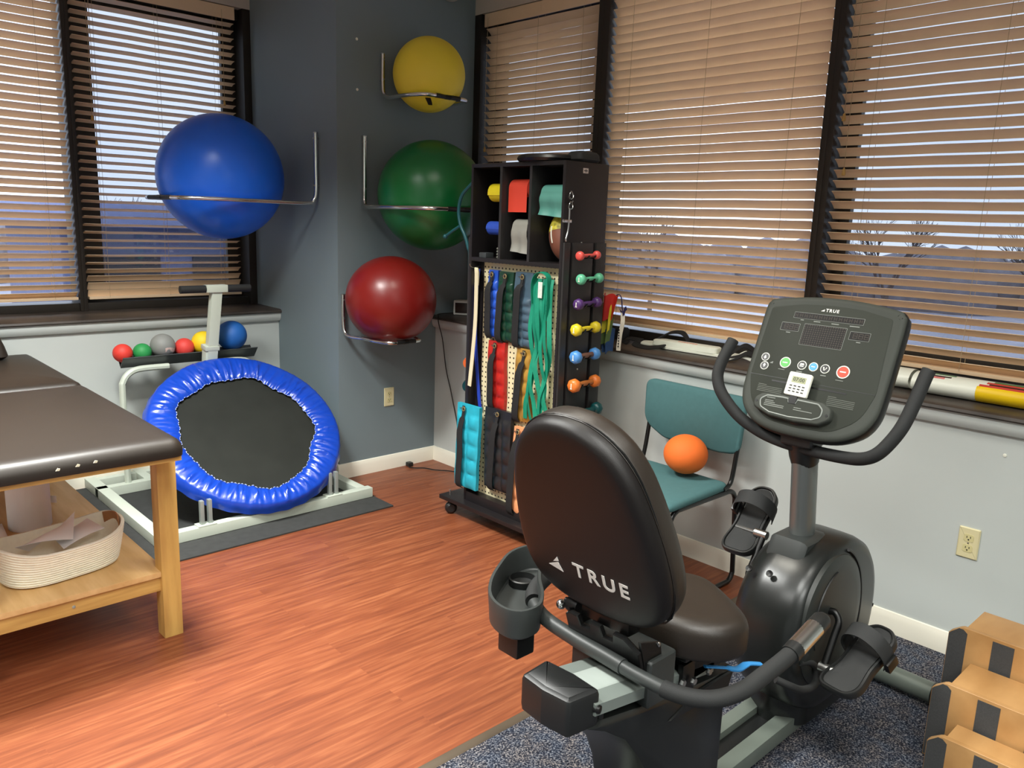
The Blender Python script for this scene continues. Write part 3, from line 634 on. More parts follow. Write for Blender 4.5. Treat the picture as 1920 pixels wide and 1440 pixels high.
# basket, paper roll, papers
bk = thing('rope_basket', 'cream coiled rope basket with brown leather handle on the lower shelf', 'basket', (.70, 3.02, .256))
bc = Vector((.685, 3.035)); bdir = Vector((.985, .17)).normalized(); bn = Vector((-bdir.y, bdir.x))
def boval(L, W, n=72):
    o = []
    for i in range(n):
        a = 2*math.pi*i/n; c, s = math.cos(a), math.sin(a); e = .62
        x = L*abs(c)**e*(1 if c > 0 else -1); y = W*abs(s)**.8*(1 if s > 0 else -1); p = bc+bdir*x+bn*y; o.append((p.x, p.y))
    return o
def bring(mb, t):  # t 0..1 height
    pass
m_ = MB(); rings = []; NR = 14; n_ = 72
def bsize(t): return .185+.030*t**.8, .118+.020*t**.8
for k in range(NR*6+1):
    t = k/(NR*6); bump_ = .0035*abs(math.sin(math.pi*k/6)); L_, W_ = bsize(t); dip = 0
    if t < .06: L_ -= .03*(1-t/.06)**2; W_ -= .03*(1-t/.06)**2
    rings.append([(p[0], p[1], .258+t*(.135+.018*math.cos(2*(2*math.pi*i/n_)))) for i, p in enumerate(boval(L_+bump_, W_+bump_))])
for k in range(12, -1, -1):
    t = .04+.96*k/12; L_, W_ = bsize(t); rings.append([(p[0], p[1], .258+t*(.135+.018*math.cos(2*(2*math.pi*i/n_)))) for i, p in enumerate(boval(L_-.008, W_-.008))])
vs = [p for r in rings for p in r]; fs = [(j*n_+i, j*n_+(i+1) % n_, (j+1)*n_+(i+1) % n_, (j+1)*n_+i) for j in range(len(rings)-1) for i in range(n_)]
fs += [tuple(range(n_))[::-1], tuple((len(rings)-1)*n_+i for i in range(n_))]; m_.add(vs, fs); bb_ = obj('basket_body', m_, mat('cream_cotton_rope', (252, 248, 230), .9, var=.03, vscale=60, bump=.2, bscale=300), bk, 60)
m_ = MB(); e_ = bc+bdir*.213
def leat(u, v):
    a = (-.5+u)*.75; q = bc+bdir*(.206*math.cos(a))+bn*(.206*math.sin(a)*.75) ; zz = .392-.050*v+.012*math.sin(math.pi*u)
    return (q.x-bdir.x*.006*(1-v), q.y-bdir.y*.006*(1-v), zz+.014)
m_.grid(leat, 10, 5, (bdir.x, bdir.y, 0), .005); obj('leather_handle', m_, mat('tan_leather', (172, 118, 72), .6, var=.1), bb_)
M_paper = mat('white_paper', (244, 240, 240), .85, var=.02)
def sheet(pts, bow, nrm=(0, 0, 1), name='paper_sheet', label='', th=.0015, m=M_paper, group=None):
    A, B_, C_, D_ = [Vector(p) for p in pts]
    m_ = MB(); m_.grid(lambda u, v: (A*(1-u)*(1-v)+B_*u*(1-v)+C_*u*v+D_*(1-u)*v) + Vector(nrm)*(bow*math.sin(math.pi*u)*math.sin(math.pi*v+.4)), 10, 10, nrm, th)
    o = obj(name, m_, m); tag(o, label, 'paper', group); return o
sheet([(.545, 3.00, .385), (.72, 2.985, .375), (.76, 3.10, .435), (.60, 3.08, .33)], .02, label='crumpled white paper standing up inside the rope basket')
sheet([(.69, 2.99, .345), (.83, 3.005, .385), (.80, 3.10, .40), (.68, 3.09, .36)], .015, label='second white paper lying lower in the rope basket near its leather handle')
m_ = MB(); m_.lathe([(.001, 0), (.075, 0), (.078, .004), (.078, .24), (.074, .245), (.022, .245), (.020, .22), (.001, .22)], (.705, 3.545, .256), n=40)
pr_ = obj('paper_roll', m_, mat('soft_white_paper', (240, 234, 234), .9, var=.01)); tag(pr_, 'white paper roll standing on the lower shelf behind the basket', 'paper roll')
sheet([(.775, 3.55, .37), (.80, 3.52, .37), (.80, 3.52, .34), (.775, 3.55, .34)], .004, (0, -1, 0), 'paper_scrap', 'torn end of paper sticking out beside the paper roll')
for k in range(2):
    sheet([(.40+.01*k, 3.34, .260+.014*k), (.60, 3.36-.02*k, .262+.012*k), (.62-.02*k, 3.62, .262+.016*k), (.42, 3.60, .258+.014*k)], .006, label=['lower loose white sheet on the shelf left of the paper roll', 'upper loose white sheet on the shelf left of the paper roll'][k])

# ------------------------------------------------------------------ rolling shelf cart
M_lam = mat('black_laminate', (30, 27, 28), .38, var=.05)
M_lam_edge = mat('black_edge_band', (44, 43, 43), .45, var=.04)
cart = thing('storage_cart', 'tall black rolling shelf cart with pegboard, by the corner', 'storage cart', (2.72, 2.75, 0))
CX0, CX1, CY0, CY1, CZ = 2.585, 2.868, 2.430, 3.055, 1.80
m_ = MB(); m_.box(2.532, 2.925, 2.330, 3.195, .078, .100, .003); obj('base_board', m_, M_lam, cart)
for (x, y) in ((2.575, 3.140), (2.575, 2.375), (2.885, 3.140), (2.885, 2.375)):
    m_ = MB(); m_.lathe([(.001, -.021), (.020, -.021), (.031, -.012), (.033, 0), (.031, .012), (.020, .021), (.001, .021)], (x-.005, y, .033), (.5, .85, 0), 24); c_o = obj('caster', m_, M_black, cart)
    m_ = MB(); m_.lathe([(.022, 0), (.022, .004), (.012, .012), (.001, .014)], (x, y, .064), n=18); obj('caster_plate', m_, M_black_metal, c_o)
m_ = MB(); m_.lathe([(.004, 0), (.004, .022), (.006, .023), (.006, .028), (.001, .029)], (2.570, 3.150, .100), n=12); obj('bolt', m_, M_steel, cart)
TH = .016
m_ = MB(); m_.box(CX0, CX1, CY1-TH, CY1, .100, CZ, .001); obj('side_panel', m_, M_lam, cart)
m_ = MB(); m_.box(CX0, CX1, CY0, CY0+TH, .100, CZ, .001); obj('side_panel', m_, M_lam, cart)
m_ = MB(); m_.box(CX0, CX1, CY0+TH, CY1-TH, CZ-.018, CZ, .001); obj('top_panel', m_, M_lam, cart)
m_ = MB(); m_.box(CX0, CX1, CY0+TH, CY1-TH, 1.338, 1.358, .001); obj('cubby_floor', m_, M_lam, cart)
m_ = MB(); m_.box(CX1-.012, CX1, CY0+TH, CY1-TH, 1.358, CZ-.018); obj('back_panel', m_, M_lam, cart)
for y in (2.8405, 2.6435):
    m_ = MB(); m_.box(CX0, CX1-.012, y-.008, y+.008, 1.358, CZ-.018, .001); obj('divider', m_, M_lam_edge, cart)
m_ = MB(); m_.box(CX0, CX1, CY0+TH, CY1-TH, .100, .150, .001); obj('kick_board', m_, M_lam, cart)
m_ = MB(); m_.box(2.632, 2.640, CY0+TH, CY1-TH-.045, .150, 1.338); obj('pegboard', m_, weave_mat('cream_pegboard', (226, 216, 176), 40, 40, (40, 34, 26)), cart)
m_ = MB(); m_.box(2.632, 2.650, CY1-TH-.045, CY1-TH, .150, 1.338); obj('pegboard_stile', m_, M_lam, cart)
for (x0, x1) in ((2.587, 2.624), (2.642, 2.776), (2.798, 2.866)):
    m_ = MB(); m_.box(x0, x1, CY0-.012, CY0, .42, 1.452, .0015); obj('dumbbell_panel', m_, M_lam_edge, cart)
    m_ = MB(); m_.box(x0, x1, CY1, CY1+.012, .42, 1.452, .0015); obj('dumbbell_panel', m_, M_lam_edge, cart)
m_ = MB(); m_.slab(rpoly([(-.017, -.011), (.017, -.011), (.017, .011), (-.017, .011)], .002), (2.712, CY0, 1.764), (1, 0, 0), (0, 0, 1), (0, -1, 0), [(0, -.0005), (0, .0008)]); st = obj('sticker', m_, mat('pale_sticker', (205, 190, 180), .5), cart)
m_ = MB(); m_.box(2.700, 2.724, CY0-.0014, CY0-.0008, 1.762, 1.766); m_.box(2.710, 2.714, CY0-.0014, CY0-.0008, 1.757, 1.771); obj('sticker_print', m_, mat('dark_print', (60, 50, 50), .6), st)
for (x, z) in ((2.708, 1.452), (2.71, .88)):
    m_ = MB(); m_.lathe([(.001, .003), (.004, .002), (.005, -.001)], (x, CY0-(.012 if z < 1.4 else 0), z), (0, -1, 0), 10); obj('screw', m_, M_steel, cart)

def grommet(y, z, x, parent):
    m_ = MB(); m_.tube([(x, y+.0095*math.cos(a*math.pi/8), z+.0095*math.sin(a*math.pi/8)) for a in range(16)], .0032, 8, closed=True); obj('grommet', m_, mat('brass_grommet', (196, 178, 130), .3, metal=.8), parent)
    m_ = MB(); m_.tube(spl([(2.640, y+.03, z+.004), (x+.006, y+.028, z+.001), (x-.004, y+.012, z), (x-.008, y, z+.002), (x-.010, y-.002, z+.010)], 4), .0018, 6); obj('peg_hook', m_, M_steel, cart)
def cuff(label, y0, y1, z0, z1, col, x=2.612, rows=6, cols=2, th=.020, lean=0., strap=None, flap=.05, rough=.3, pouch=.011):
    """hanging cuff weight; y0>y1 (left to right in view), front faces -x"""
    o = thing('cuff_weight', label, 'ankle weight', (x, (y0+y1)/2, z0), 'cuff weights hung on the pegboard')
    H_ = z1-flap-z0
    def f(u, v):
        z = z1-(z1-z0)*v; y = y0+(y1-y0)*u + lean*v; b_ = 0
        if v > flap/(z1-z0):
            vv = (v-flap/(z1-z0))/(1-flap/(z1-z0)); b_ = pouch*(abs(math.sin(math.pi*vv*rows))**.6)*(abs(math.sin(math.pi*u*cols))**.6)
            b_ += .0015*math.sin(17*vv+u*9)
        return (x-b_-.006*math.sin(math.pi*v), y+.004*math.sin(v*5+y0*9), z)
    m_ = MB(); m_.grid(f, cols*8, rows*9, (1, 0, 0), th); obj('quilted_body', m_, mat('cuff_vinyl_%d_%d_%d' % col, col, rough, var=.10, vscale=25), o, 50)
    yc = (y0+y1)/2; s0, s1 = strap or (.5, .5)
    pts = [(x-.012, y0+(y1-y0)*s0, z1-.006), (x-.016, y0+(y1-y0)*s0, z1-.05), (x-.030, y0+(y1-y0)*(s0*.8+s1*.2)+.006, z1-H_*.35), (x-.030, y0+(y1-y0)*(s0*.4+s1*.6), z1-H_*.65), (x-.024, y0+(y1-y0)*s1+lean, z0+.03), (x-.006, y0+(y1-y0)*s1+lean, z0-.006)]
    P_ = spl(pts, 6); m_ = MB(); m_.ribbon(P_, (0, 1, 0), [.018 if i < 8 else (.036 if i < 12 else .042) for i in range(len(P_))], .003); obj('strap', m_, M_strap, o)
    grommet(y0+(y1-y0)*s0, z1-.022, x-.014, o)
    return o
cuff('royal blue cuff weight with a black strap, top row of the pegboard', 2.932, 2.866, .975, 1.302, (38, 84, 190), strap=(.45, .30))
cuff('dark green cuff weight, second in the top row of the pegboard', 2.858, 2.757, .965, 1.300, (20, 58, 42), strap=(.5, .2))
cuff('slate blue-grey cuff weight, third in the top row of the pegboard', 2.748, 2.630, .955, 1.305, (70, 92, 108), strap=(.5, .28), flap=.12, rough=.4)
cuff('red cuff weight hanging in the middle row of the pegboard', 2.920, 2.800, .622, .958, (176, 36, 30), rows=5, strap=(.45, .35), flap=.03)
cuff('tan mustard cuff weight beside the green straps', 2.722, 2.622, .595, .948, (168, 128, 56), rows=5, strap=(.62, .25), flap=.03)
cyan = cuff('turquoise cuff weight hanging lowest on the left of the cart', 3.088, 2.918, .180, .618, (42, 168, 190), x=2.560, rows=5, strap=(.36, .30), flap=.05, lean=.012, rough=.45)
cuff('black cuff weight hanging beside the turquoise one', 2.905, 2.715, .215, .628, (36, 36, 38), x=2.590, rows=5, cols=3, strap=(.52, .35), flap=.05)
cuff('peach cuff weight half hidden behind the bike seat back', 2.700, 2.570, .130, .570, (226, 152, 104), x=2.592, rows=5, strap=(.3, .05), flap=.04, rough=.5)
# cream belt, blue strap
m_ = MB(); m_.tube(spl([(2.64, 3.028, 1.318), (2.600, 3.034, 1.305), (2.578, 3.036, 1.312), (2.572, 3.036, 1.324)], 4), .002, 6); obj('peg_hook', m_, M_steel, cart)
m_ = MB(); m_.ribbon(spl([(2.606, 3.018, 1.22), (2.606, 3.016, 1.28), (2.597, 3.010, 1.300), (2.585, 3.000, 1.306), (2.576, 2.990, 1.296), (2.573, 2.984, 1.25), (2.574, 2.986, 1.05), (2.572, 3.000, .86), (2.568, 3.012, .715)], 6), (.25, 1, 0), .034, .0035)
tag(obj('gait_belt', m_, mat('cream_webbing', (232, 222, 186), .8, var=.03)), 'long cream webbing belt draped on the leftmost hook of the pegboard', 'belt', 'belts hung at the left of the pegboard')
m_ = MB(); m_.ribbon(spl([(2.618, 3.020, 1.30), (2.612, 3.026, 1.20), (2.612, 3.028, 1.0), (2.612, 3.014, .85), (2.612, 2.990, .68), (2.612, 2.975, .60)], 6), (0, 1, 0), .022, .003)
tag(obj('gait_belt', m_, mat('blue_webbing', (28, 60, 170), .7)), 'thin royal blue strap hanging behind the cream belt', 'belt', 'belts hung at the left of the pegboard')
# green stretch straps
gs = thing('stretch_strap', 'bunch of looped emerald green straps at the right of the pegboard', 'strap', (2.60, 2.55, .60))
M_gs = mat('emerald_webbing', (12, 136, 106), .6, var=.08, vscale=40)
rs = random.Random(5)
for k in range(7):
    y0 = 2.602-.0165*k; dx = .004*(k % 3)
    pts = [(2.606-dx, y0, 1.285), (2.596-dx, y0-.002, 1.24)]
    for q in range(1, 8):
        z = 1.24-.62*q/7*(1 if k < 5 else .93); pts.append((2.592-dx+.008*math.sin(q*1.9+k), y0 + .018*math.sin(q*1.15+k*1.3)*(.4+q/7) - (.012*q/7 if k > 3 else -.006*q/7), z))
    P_ = spl(pts, 6); m_ = MB(); m_.ribbon(P_, (.35*math.sin(k*1.7), 1, 0), .025, .0022); obj('strap_loop', m_, M_gs, gs)
m_ = MB(); m_.ribbon(spl([(2.604, 2.612, 1.17), (2.594, 2.610, 1.26), (2.590, 2.585, 1.305), (2.588, 2.545, 1.315), (2.590, 2.510, 1.295), (2.594, 2.505, 1.22), (2.600, 2.512, 1.10)], 8), (1, 0, .1), .030, .0025); obj('top_loop', m_, M_gs, gs)
m_ = MB(); m_.ribbon([(2.5775, 2.548, 1.272), (2.576, 2.547, 1.20)], (0, 1, 0), .026, .001); obj('care_label', m_, mat('white_label', (214, 224, 214), .6, var=.08, vscale=80), gs)

# cubby contents
def roll(label, y0, y1, zc, r, x, col, tail, group='exercise band rolls in the cubbies', wob=0.):
    o = thing('exercise_band_roll', label, 'exercise band', (x, (y0+y1)/2, zc-r), group); mt = mat('latex_%d_%d_%d' % col, col, .5, var=.03)
    m_ = MB(); m_.lathe([(.001, 0), (r-.004, 0), (r, .003), (r, (y0-y1)-.003), (r-.004, y0-y1), (.001, y0-y1)], (x, y1, zc), (0, 1, 0), 28); obj('roll', m_, mt, o)
    pts = [(x+(r+.001)*math.cos(a), zc+(r+.001)*math.sin(a)) for a in [math.pi*k/10 for k in range(3, 11)]]; n0_ = len(pts)
    pts += [(x-r-.001-wob*.006*math.sin(k*1.1), zc-(zc-tail)*k/6) for k in range(1, 7)]
    def f(u, v):
        k = v*(len(pts)-1); i = min(int(k), len(pts)-2); t = k-i; px, pz = pts[i][0]*(1-t)+pts[i+1][0]*t, pts[i][1]*(1-t)+pts[i+1][1]*t
        q = max(0, (v-.5)*2); return (px - wob*.006*math.sin(u*11)*q, y0+(y1-y0)*u + wob*.012*(1-u)*q, pz - wob*.012*u*q)
    m_ = MB(); m_.grid(f, 14, 26, (1, 0, 0), .0012); obj('hanging_tail', m_, mt, o); return o
roll('bright yellow exercise band roll in the top left cubby', 2.972, 2.880, 1.668, .042, 2.662, (246, 226, 40), 1.655)
roll('coral red exercise band roll with a long tail, upper middle cubby', 2.822, 2.700, 1.688, .040, 2.660, (232, 76, 56), 1.578)
roll('pale teal exercise band roll hanging in the right cubby', 2.610, 2.470, 1.662, .040, 2.660, (92, 158, 146), 1.570, wob=1)
roll('blue exercise band roll low in the left cubby', 2.978, 2.885, 1.500, .032, 2.652, (48, 84, 190), 1.495)
roll('silver grey exercise band roll hanging low in the middle cubby', 2.790, 2.690, 1.510, .036, 2.656, (150, 150, 142), 1.398, wob=.8)
fb = thing('football', 'brown leather football with yellow tip standing in the right cubby', 'football', (2.700, 2.535, 1.358))
Mf = Matrix.Translation((2.706, 2.532, 1.478)) @ Matrix.Rotation(math.radians(-14), 4, 'X') @ Matrix.Rotation(math.radians(8), 4, 'Y')
def fbp(th, ph_, k=1.): 
    z = math.cos(th); rr = .072*math.sin(th)**1.15*k; return Mf @ Vector((rr*math.cos(ph_), rr*math.sin(ph_), .118*z))
def fpart(name, a, b_, m, k=1.):
    m_ = MB(); nu, nv = 40, 20; vs = [fbp(a+(b_-a)*j/nv, 2*math.pi*i/nu, k) for j in range(nv+1) for i in range(nu)]
    m_.add(vs, [(j*nu+i, (j+1)*nu+i, (j+1)*nu+(i+1) % nu, j*nu+(i+1) % nu) for j in range(nv) for i in range(nu)]+[tuple(range(nu)), tuple(nv*nu+i for i in range(nu))[::-1]]); return obj(name, m_, m, fb)
fpart('leather_body', .02, math.pi-.02, mat('pebbled_brown_leather', (126, 76, 58), .5, var=.08, bump=.3, bscale=700))
fpart('yellow_tip', .02, 1.42, mat('yellow_print', (206, 196, 70), .5, var=.5, vscale=45), 1.012)
m_ = MB(); m_.tube([fbp(1.25+.06*k, 2.95, 1.035) for k in range(12)], .003, 6); obj('laces', m_, M_white, fb)
for ph_ in (3.7, 2.3): m_ = MB(); m_.tube([fbp(.9+.1*k, ph_, 1.005) for k in range(20)], .0012, 5); obj('seam', m_, M_black, fb)
m_ = MB(); m_.box(2.600, 2.650, 2.950, 3.000, 1.358, 1.382, .003); tag(obj('sharpening_block', m_, mat('slate_block', (62, 66, 68), .6)), 'small dark grey block on the floor of the left cubby', 'block')
m_ = MB()
for k in range(4): m_.lathe([(.001, 0), (.009, .001), (.012, .006), (.009, .011), (.001, .012)], (2.622, 2.882, 1.358+k*.0135), n=16)
tag(obj('putty_cup_stack', m_, mat('cloudy_plastic', (130, 132, 122), .3)), 'short stack of cloudy round cups in the left cubby against the divider', 'cup stack')

# things on top and side of the cart
m_ = MB(); m_.slab(circ(0, 0, .155, n=48), (2.705, 2.640, CZ), (1, 0, 0), (0, 1, 0), (0, 0, 1), [(.03, 0), (.008, .004), (0, .016), (.006, .028), (.022, .034), (.06, .036, .9), (.06, .034, .3)]); tag(obj('balance_disc', m_, mat('black_rubber', (22, 22, 22), .35)), 'flat black round balance disc lying on top of the cart', 'balance disc')
m_ = MB(); m_.slab(rpoly([(-.07, -.05), (.07, -.05), (.085, .03), (.04, .06), (-.07, .045)], .03), (2.745, 2.480, CZ+.001), (1, 0, 0), (0, 1, 0), (0, 0, 1), [(.01, 0), (0, .012), (.004, .034), (.016, .046), (.016, .050, .6)]); tag(obj('wrist_weight', m_, M_black_soft), 'small black padded bundle on the right end of the cart top', 'padded weight')
mc_ = thing('massage_cane', 'teal curved massage cane hooked on the left side of the cart', 'massage cane', (2.60, 3.12, 1.35)); M_mc = mat('teal_plastic', (24, 86, 94), .35)
m_ = MB(); m_.tube(spl([(2.62, 3.068, 1.725), (2.61, 3.094, 1.700), (2.60, 3.140, 1.655), (2.60, 3.162, 1.600), (2.60, 3.162, 1.555), (2.60, 3.146, 1.505), (2.605, 3.116, 1.455), (2.608, 3.092, 1.395), (2.61, 3.082, 1.34), (2.61, 3.080, .86)], 6), .0085, 10); obj('cane_shaft', m_, M_mc, mc_)
m_ = MB(); m_.tube([(2.60, 3.150, 1.505), (2.59, 3.200, 1.477), (2.585, 3.246, 1.450)], .0075, 10); m2k = obj('side_peg', m_, M_mc, mc_)
m_ = MB(); m_.sphere((2.585, 3.248, 1.449), .0125, nu=16, nv=10); obj('knob', m_, M_mc, m2k)
cl = thing('hanging_tool', 'chrome clamp with dangling key ring and curved rod on the cart edge', 'hand tool', (2.60, 2.41, 1.46))
m_ = MB(); m_.box(2.575, 2.618, 2.412, 2.428, 1.538, 1.551, .003); obj('clamp', m_, M_chrome, cl)
m_ = MB(); m_.tube(spl([(2.607, 2.418, 1.60), (2.604, 2.416, 1.54), (2.600, 2.416, 1.50), (2.590, 2.416, 1.468), (2.592, 2.416, 1.458)], 5), .0035, 8); obj('curved_rod', m_, M_steel, cl)
for k, (z, r) in enumerate(((1.655, .012), (1.635, .010), (1.612, .012))): m_ = MB(); m_.tube([(2.612+r*math.cos(a*.524), 2.417+.004*math.sin(a), z+r*1.4*math.sin(a*.524)) for a in range(12)], .0022, 6, closed=True); obj('ring', m_, M_black_metal if k % 2 else M_steel, cl)

# dumbbells
def dumbbell(label, xL, xR, z, r, col, hcol=None, yL=2.378, yR=2.392, side=1):
    A = Vector((xL, yL, z-.003)); B_ = Vector((xR, yR, z)); d = (B_-A).normalized(); M_h = mat('neoprene_%d_%d_%d' % col, col, .3, var=.03, spec=.55)
    o = thing('dumbbell', label, 'dumbbell', ((xL+xR)/2, (yL+yR)/2, z-r), 'dumbbells on the cart side')
    for P_, k in ((A, 1.0), (B_, .94)):
        L = r*1.35; m_ = MB(); m_.lathe([(.001, -L/2-.001), (r*.62*k, -L/2), (r*.88*k, -L*.36), (r*k, -L*.15), (r*k, L*.15), (r*.88*k, L*.36), (r*.55*k, L/2), (.001, L/2)], P_, d, 8 if r > .025 else 24); hd = obj('head', m_, M_h, o, 50)
        if P_ is A and r > .023:
            u_ = Vector((d.y, -d.x, 0)).normalized(); c2 = P_-d*(L/2+.0012); m_ = MB(); m_.slab([(-.0022, -r*.38), (.0022, -r*.38), (.0022, r*.38), (-.0022, r*.38)], c2, u_, (0, 0, 1), d*-1, [(0, -.001), (0, .0004)]); m_.slab([(-.005, -r*.42), (.005, -r*.42), (.005, -r*.30), (-.005, -r*.30)], c2, u_, (0, 0, 1), d*-1, [(0, -.001), (0, .0004)]); obj('weight_mark', m_, M_white, hd)
    m_ = MB(); m_.lathe([(r*.42, 0), (r*.36, (B_-A).length*.3), (r*.40, (B_-A).length*.5), (r*.36, (B_-A).length*.7), (r*.42, (B_-A).length)], A, d, 16); obj('handle', m_, mat('handle_%d_%d_%d' % (hcol or col), hcol or col, .4), o)
    for xx in ((2.697, 2.745)):
        t = (xx-xL)/(xR-xL); y = yL+(yR-yL)*t; m_ = MB(); m_.ribbon(spl([(xx, CY0-.010, z-r*.42-.004), (xx, y, z-r*.42-.006), (xx, y-.012, z-r*.30), (xx, y-.016, z-.001)], 4), (1, 0, 0), .008, .003); obj('dumbbell_cradle', m_, M_black_metal, cart)
    return o
for a in (('coral red dumbbell, smallest, at the top of the cart side', 2.645, 2.772, 1.400, .0205, (232, 92, 84)), ('mint green dumbbell second from the top of the cart side', 2.660, 2.795, 1.297, .0240, (104, 196, 156)),
          ('purple dumbbell third from the top of the cart side', 2.652, 2.791, 1.187, .0265, (84, 52, 112)), ('yellow dumbbell on the cart side between purple and blue', 2.646, 2.790, 1.073, .0290, (232, 210, 46)),
          ('light blue dumbbell with brown handle on the cart side', 2.652, 2.795, .949, .0310, (82, 146, 214), (112, 78, 66)), ('orange dumbbell below the light blue one on the cart side', 2.650, 2.806, .819, .0325, (228, 124, 52), (178, 104, 48)),
          ('dark teal dumbbell lowest on the cart side, just over the seat back', 2.676, 2.830, .685, .0330, (14, 72, 74))):
    dumbbell(*a)
def ldumb(label, z, r, col):
    o = thing('dumbbell', label, 'dumbbell', (2.72, 3.105, z-r), 'dumbbells on the far side of the cart'); M_h = mat('neoprene_far_%d_%d_%d' % col, col, .35)
    for x in (2.64, 2.79):
        m_ = MB(); m_.lathe([(.001, -.022), (r*.7, -.021), (r, -.008), (r, .008), (r*.7, .021), (.001, .022)], (x, 3.105, z), (1, 0, 0), 20); obj('head', m_, M_h, o)
    m_ = MB(); m_.tube([(2.65, 3.105, z), (2.78, 3.105, z)], r*.38, 12); obj('handle', m_, M_h, o)
    for x in (2.69, 2.74): m_ = MB(); m_.ribbon([(x, CY1+.010, z-r*.42-.004), (x, 3.105, z-r*.42-.004), (x, 3.120, z-r*.3)], (1, 0, 0), .008, .003); obj('dumbbell_cradle', m_, M_black_metal, cart)
ldumb('orange dumbbell peeking out on the far left side of the cart', .812, .031, (222, 104, 44)); ldumb('dark teal dumbbell peeking out low on the far left side of the cart', .690, .034, (14, 62, 64))

# bands and belts hanging behind the cart
def hang(label, name, pts, wd, col, cat='exercise band', th=.003, wdir=(-.3, 1, 0), group=None):
    m_ = MB(); m_.ribbon(spl(pts, 6), wdir, wd, th); o = obj(name, m_, mat('fabric_%d_%d_%d' % col, col, .7, var=.12, vscale=25)); tag(o, label, cat, group); return o
gb = 'bands hanging behind the cart'
for k, (c, l, z0, z1, y, wd) in enumerate([((196, 40, 30), 'red exercise band knotted behind the right edge of the cart', 1.215, 1.105, 2.420, .100), ((224, 206, 44), 'yellow exercise band hanging under the red one behind the cart', 1.17, 1.040, 2.455, .090),
                                          ((92, 116, 62), 'olive green exercise band below the yellow one behind the cart', 1.10, .985, 2.452, .062), ((36, 72, 120), 'dark blue exercise band, lowest of the bunch behind the cart', 1.05, .940, 2.462, .066)]):
    x = 2.925+.013*k
    def f(u, v, x=x, y=y, z0=z0, z1=z1, wd=wd, k=k): 
        a = u*math.pi; return (x+.014*math.cos(u*9+k)-.02*math.sin(a)*(1-.4*v), y+wd/2-wd*u*(1-.3*v)-.012*v*(k % 2), z0+(z1-z0)*v-.012*math.sin(a)*v+.006*math.sin(u*13+k))
    m_ = MB(); m_.grid(f, 20, 14, (1, 0, 0), .004); tag(obj('exercise_band', m_, mat('latex_band_%d_%d' % (c[0], c[2]), c, .55, var=.1, vscale=30)), l, 'exercise band', gb)
hang('purple strap loop hanging beside the red band behind the cart', 'strap_loop', [(2.93, 2.405, 1.205), (2.935, 2.385, 1.218), (2.94, 2.372, 1.205), (2.94, 2.364, 1.165), (2.94, 2.356, 1.12)], .012, (48, 40, 84), 'strap', wdir=(.6, .8, 0))
hang('purple strap end with a knot in front of the middle blind', 'strap_loop', [(2.94, 2.375, 1.145), (2.94, 2.355, 1.130), (2.938, 2.345, 1.150), (2.936, 2.335, 1.160)], .016, (44, 38, 78), 'strap', wdir=(0, .5, 1))
wb = hang('white printed belt end hanging over the sill behind the cart', 'gait_belt', [(2.94, 2.358, 1.135), (2.937, 2.352, 1.09), (2.935, 2.360, 1.04), (2.935, 2.366, .98), (2.935, 2.366, .955)], .020, (206, 200, 184), 'belt', wdir=(-.4, 1, 0))
m_ = MB()
for k in range(7): m_.box(2.929, 2.931, 2.362, 2.368, .972+.013*k, .979+.013*k)
obj('belt_print', m_, M_black, wb)

# ------------------------------------------------------------------ sill objects
rd = thing('clock_radio', 'small silver-framed clock radio behind the cart, its black cord trailing to the floor', 'clock radio', (3.262, 3.87, .948))
Mr = Matrix.Translation((3.245, 3.875, .948)) @ Matrix.Rotation(math.radians(-52), 4, 'Z')
m_ = MB(); m_.box(-.062, .062, -.035, .045, 0, .092, .010, 3, Mr); obj('radio_case', m_, mat('silver_radio_plastic', (206, 204, 198), .4), rd)
m_ = MB(); m_.box(-.050, .050, -.0385, -.034, .014, .078, .004, 2, Mr); obj('dark_display', m_, mat('dark_brown_display', (46, 34, 30), .25), rd)
M_cord = mat('black_cord', (24, 20, 20), .5)
m_ = MB(); m_.tube(spl([(3.25, 3.93, .955), (3.10, 3.94, .954), (3.058, 3.90, .945), (3.052, 3.885, .90), (3.080, 3.880, .80), (3.088, 3.85, .62), (3.086, 3.80, .50), (3.090, 3.77, .40), (3.086, 3.73, .30), (3.084, 3.70, .18), (3.082, 3.66, .06), (3.06, 3.62, .008), (3.035, 3.66, .006), (3.0, 3.72, .006), (2.955, 3.77, .006), (2.925, 3.84, .006), (2.88, 3.88, .006), (2.86, 3.915, .006), (2.885, 3.945, .010)], 8), .0032, 7); cd_ = obj('power_cable', m_, M_cord, rd)
m_ = MB(); m_.box(2.868, 2.902, 3.928, 3.965, 0, .026, .006); obj('plug', m_, M_black, cd_)

bl = thing('back_brace', 'white mesh brace with black straps and orange print on the sill', 'brace', (3.30, 2.25, .948))
m_ = MB(); m_.slab(rpoly([(3.235, 1.93), (3.215, 2.30), (3.235, 2.47), (3.300, 2.50), (3.385, 2.40), (3.375, 2.20), (3.345, 1.95)], .02), (0, 0, .949), (1, 0, 0), (0, 1, 0), (0, 0, 1), [(0, 0), (0, .008), (.004, .012)]); obj('white_panel', m_, mat('white_brace_fabric', (226, 228, 212), .8, var=.03, vscale=30), bl)
m_ = MB(); m_.slab(rpoly([(3.228, 2.02), (3.218, 2.40), (3.29, 2.36), (3.30, 2.04)], .02), (0, 0, .961), (1, 0, 0), (0, 1, 0), (.25, 0, 1), [(0, 0), (0, .022), (.008, .027)]); obj('upper_panel', m_, mat('white_brace_fabric', (226, 228, 212)), bl)
m_ = MB()
for k in range(7): y = 2.15+.016*k; m_.slab([(3.242, y), (3.256, y), (3.256, y+.010), (3.242, y+.010)], (.010, 0, .9882), (1, 0, 0), (0, 1, 0), (0, 0, 1), [(0, 0), (0, .0008)])
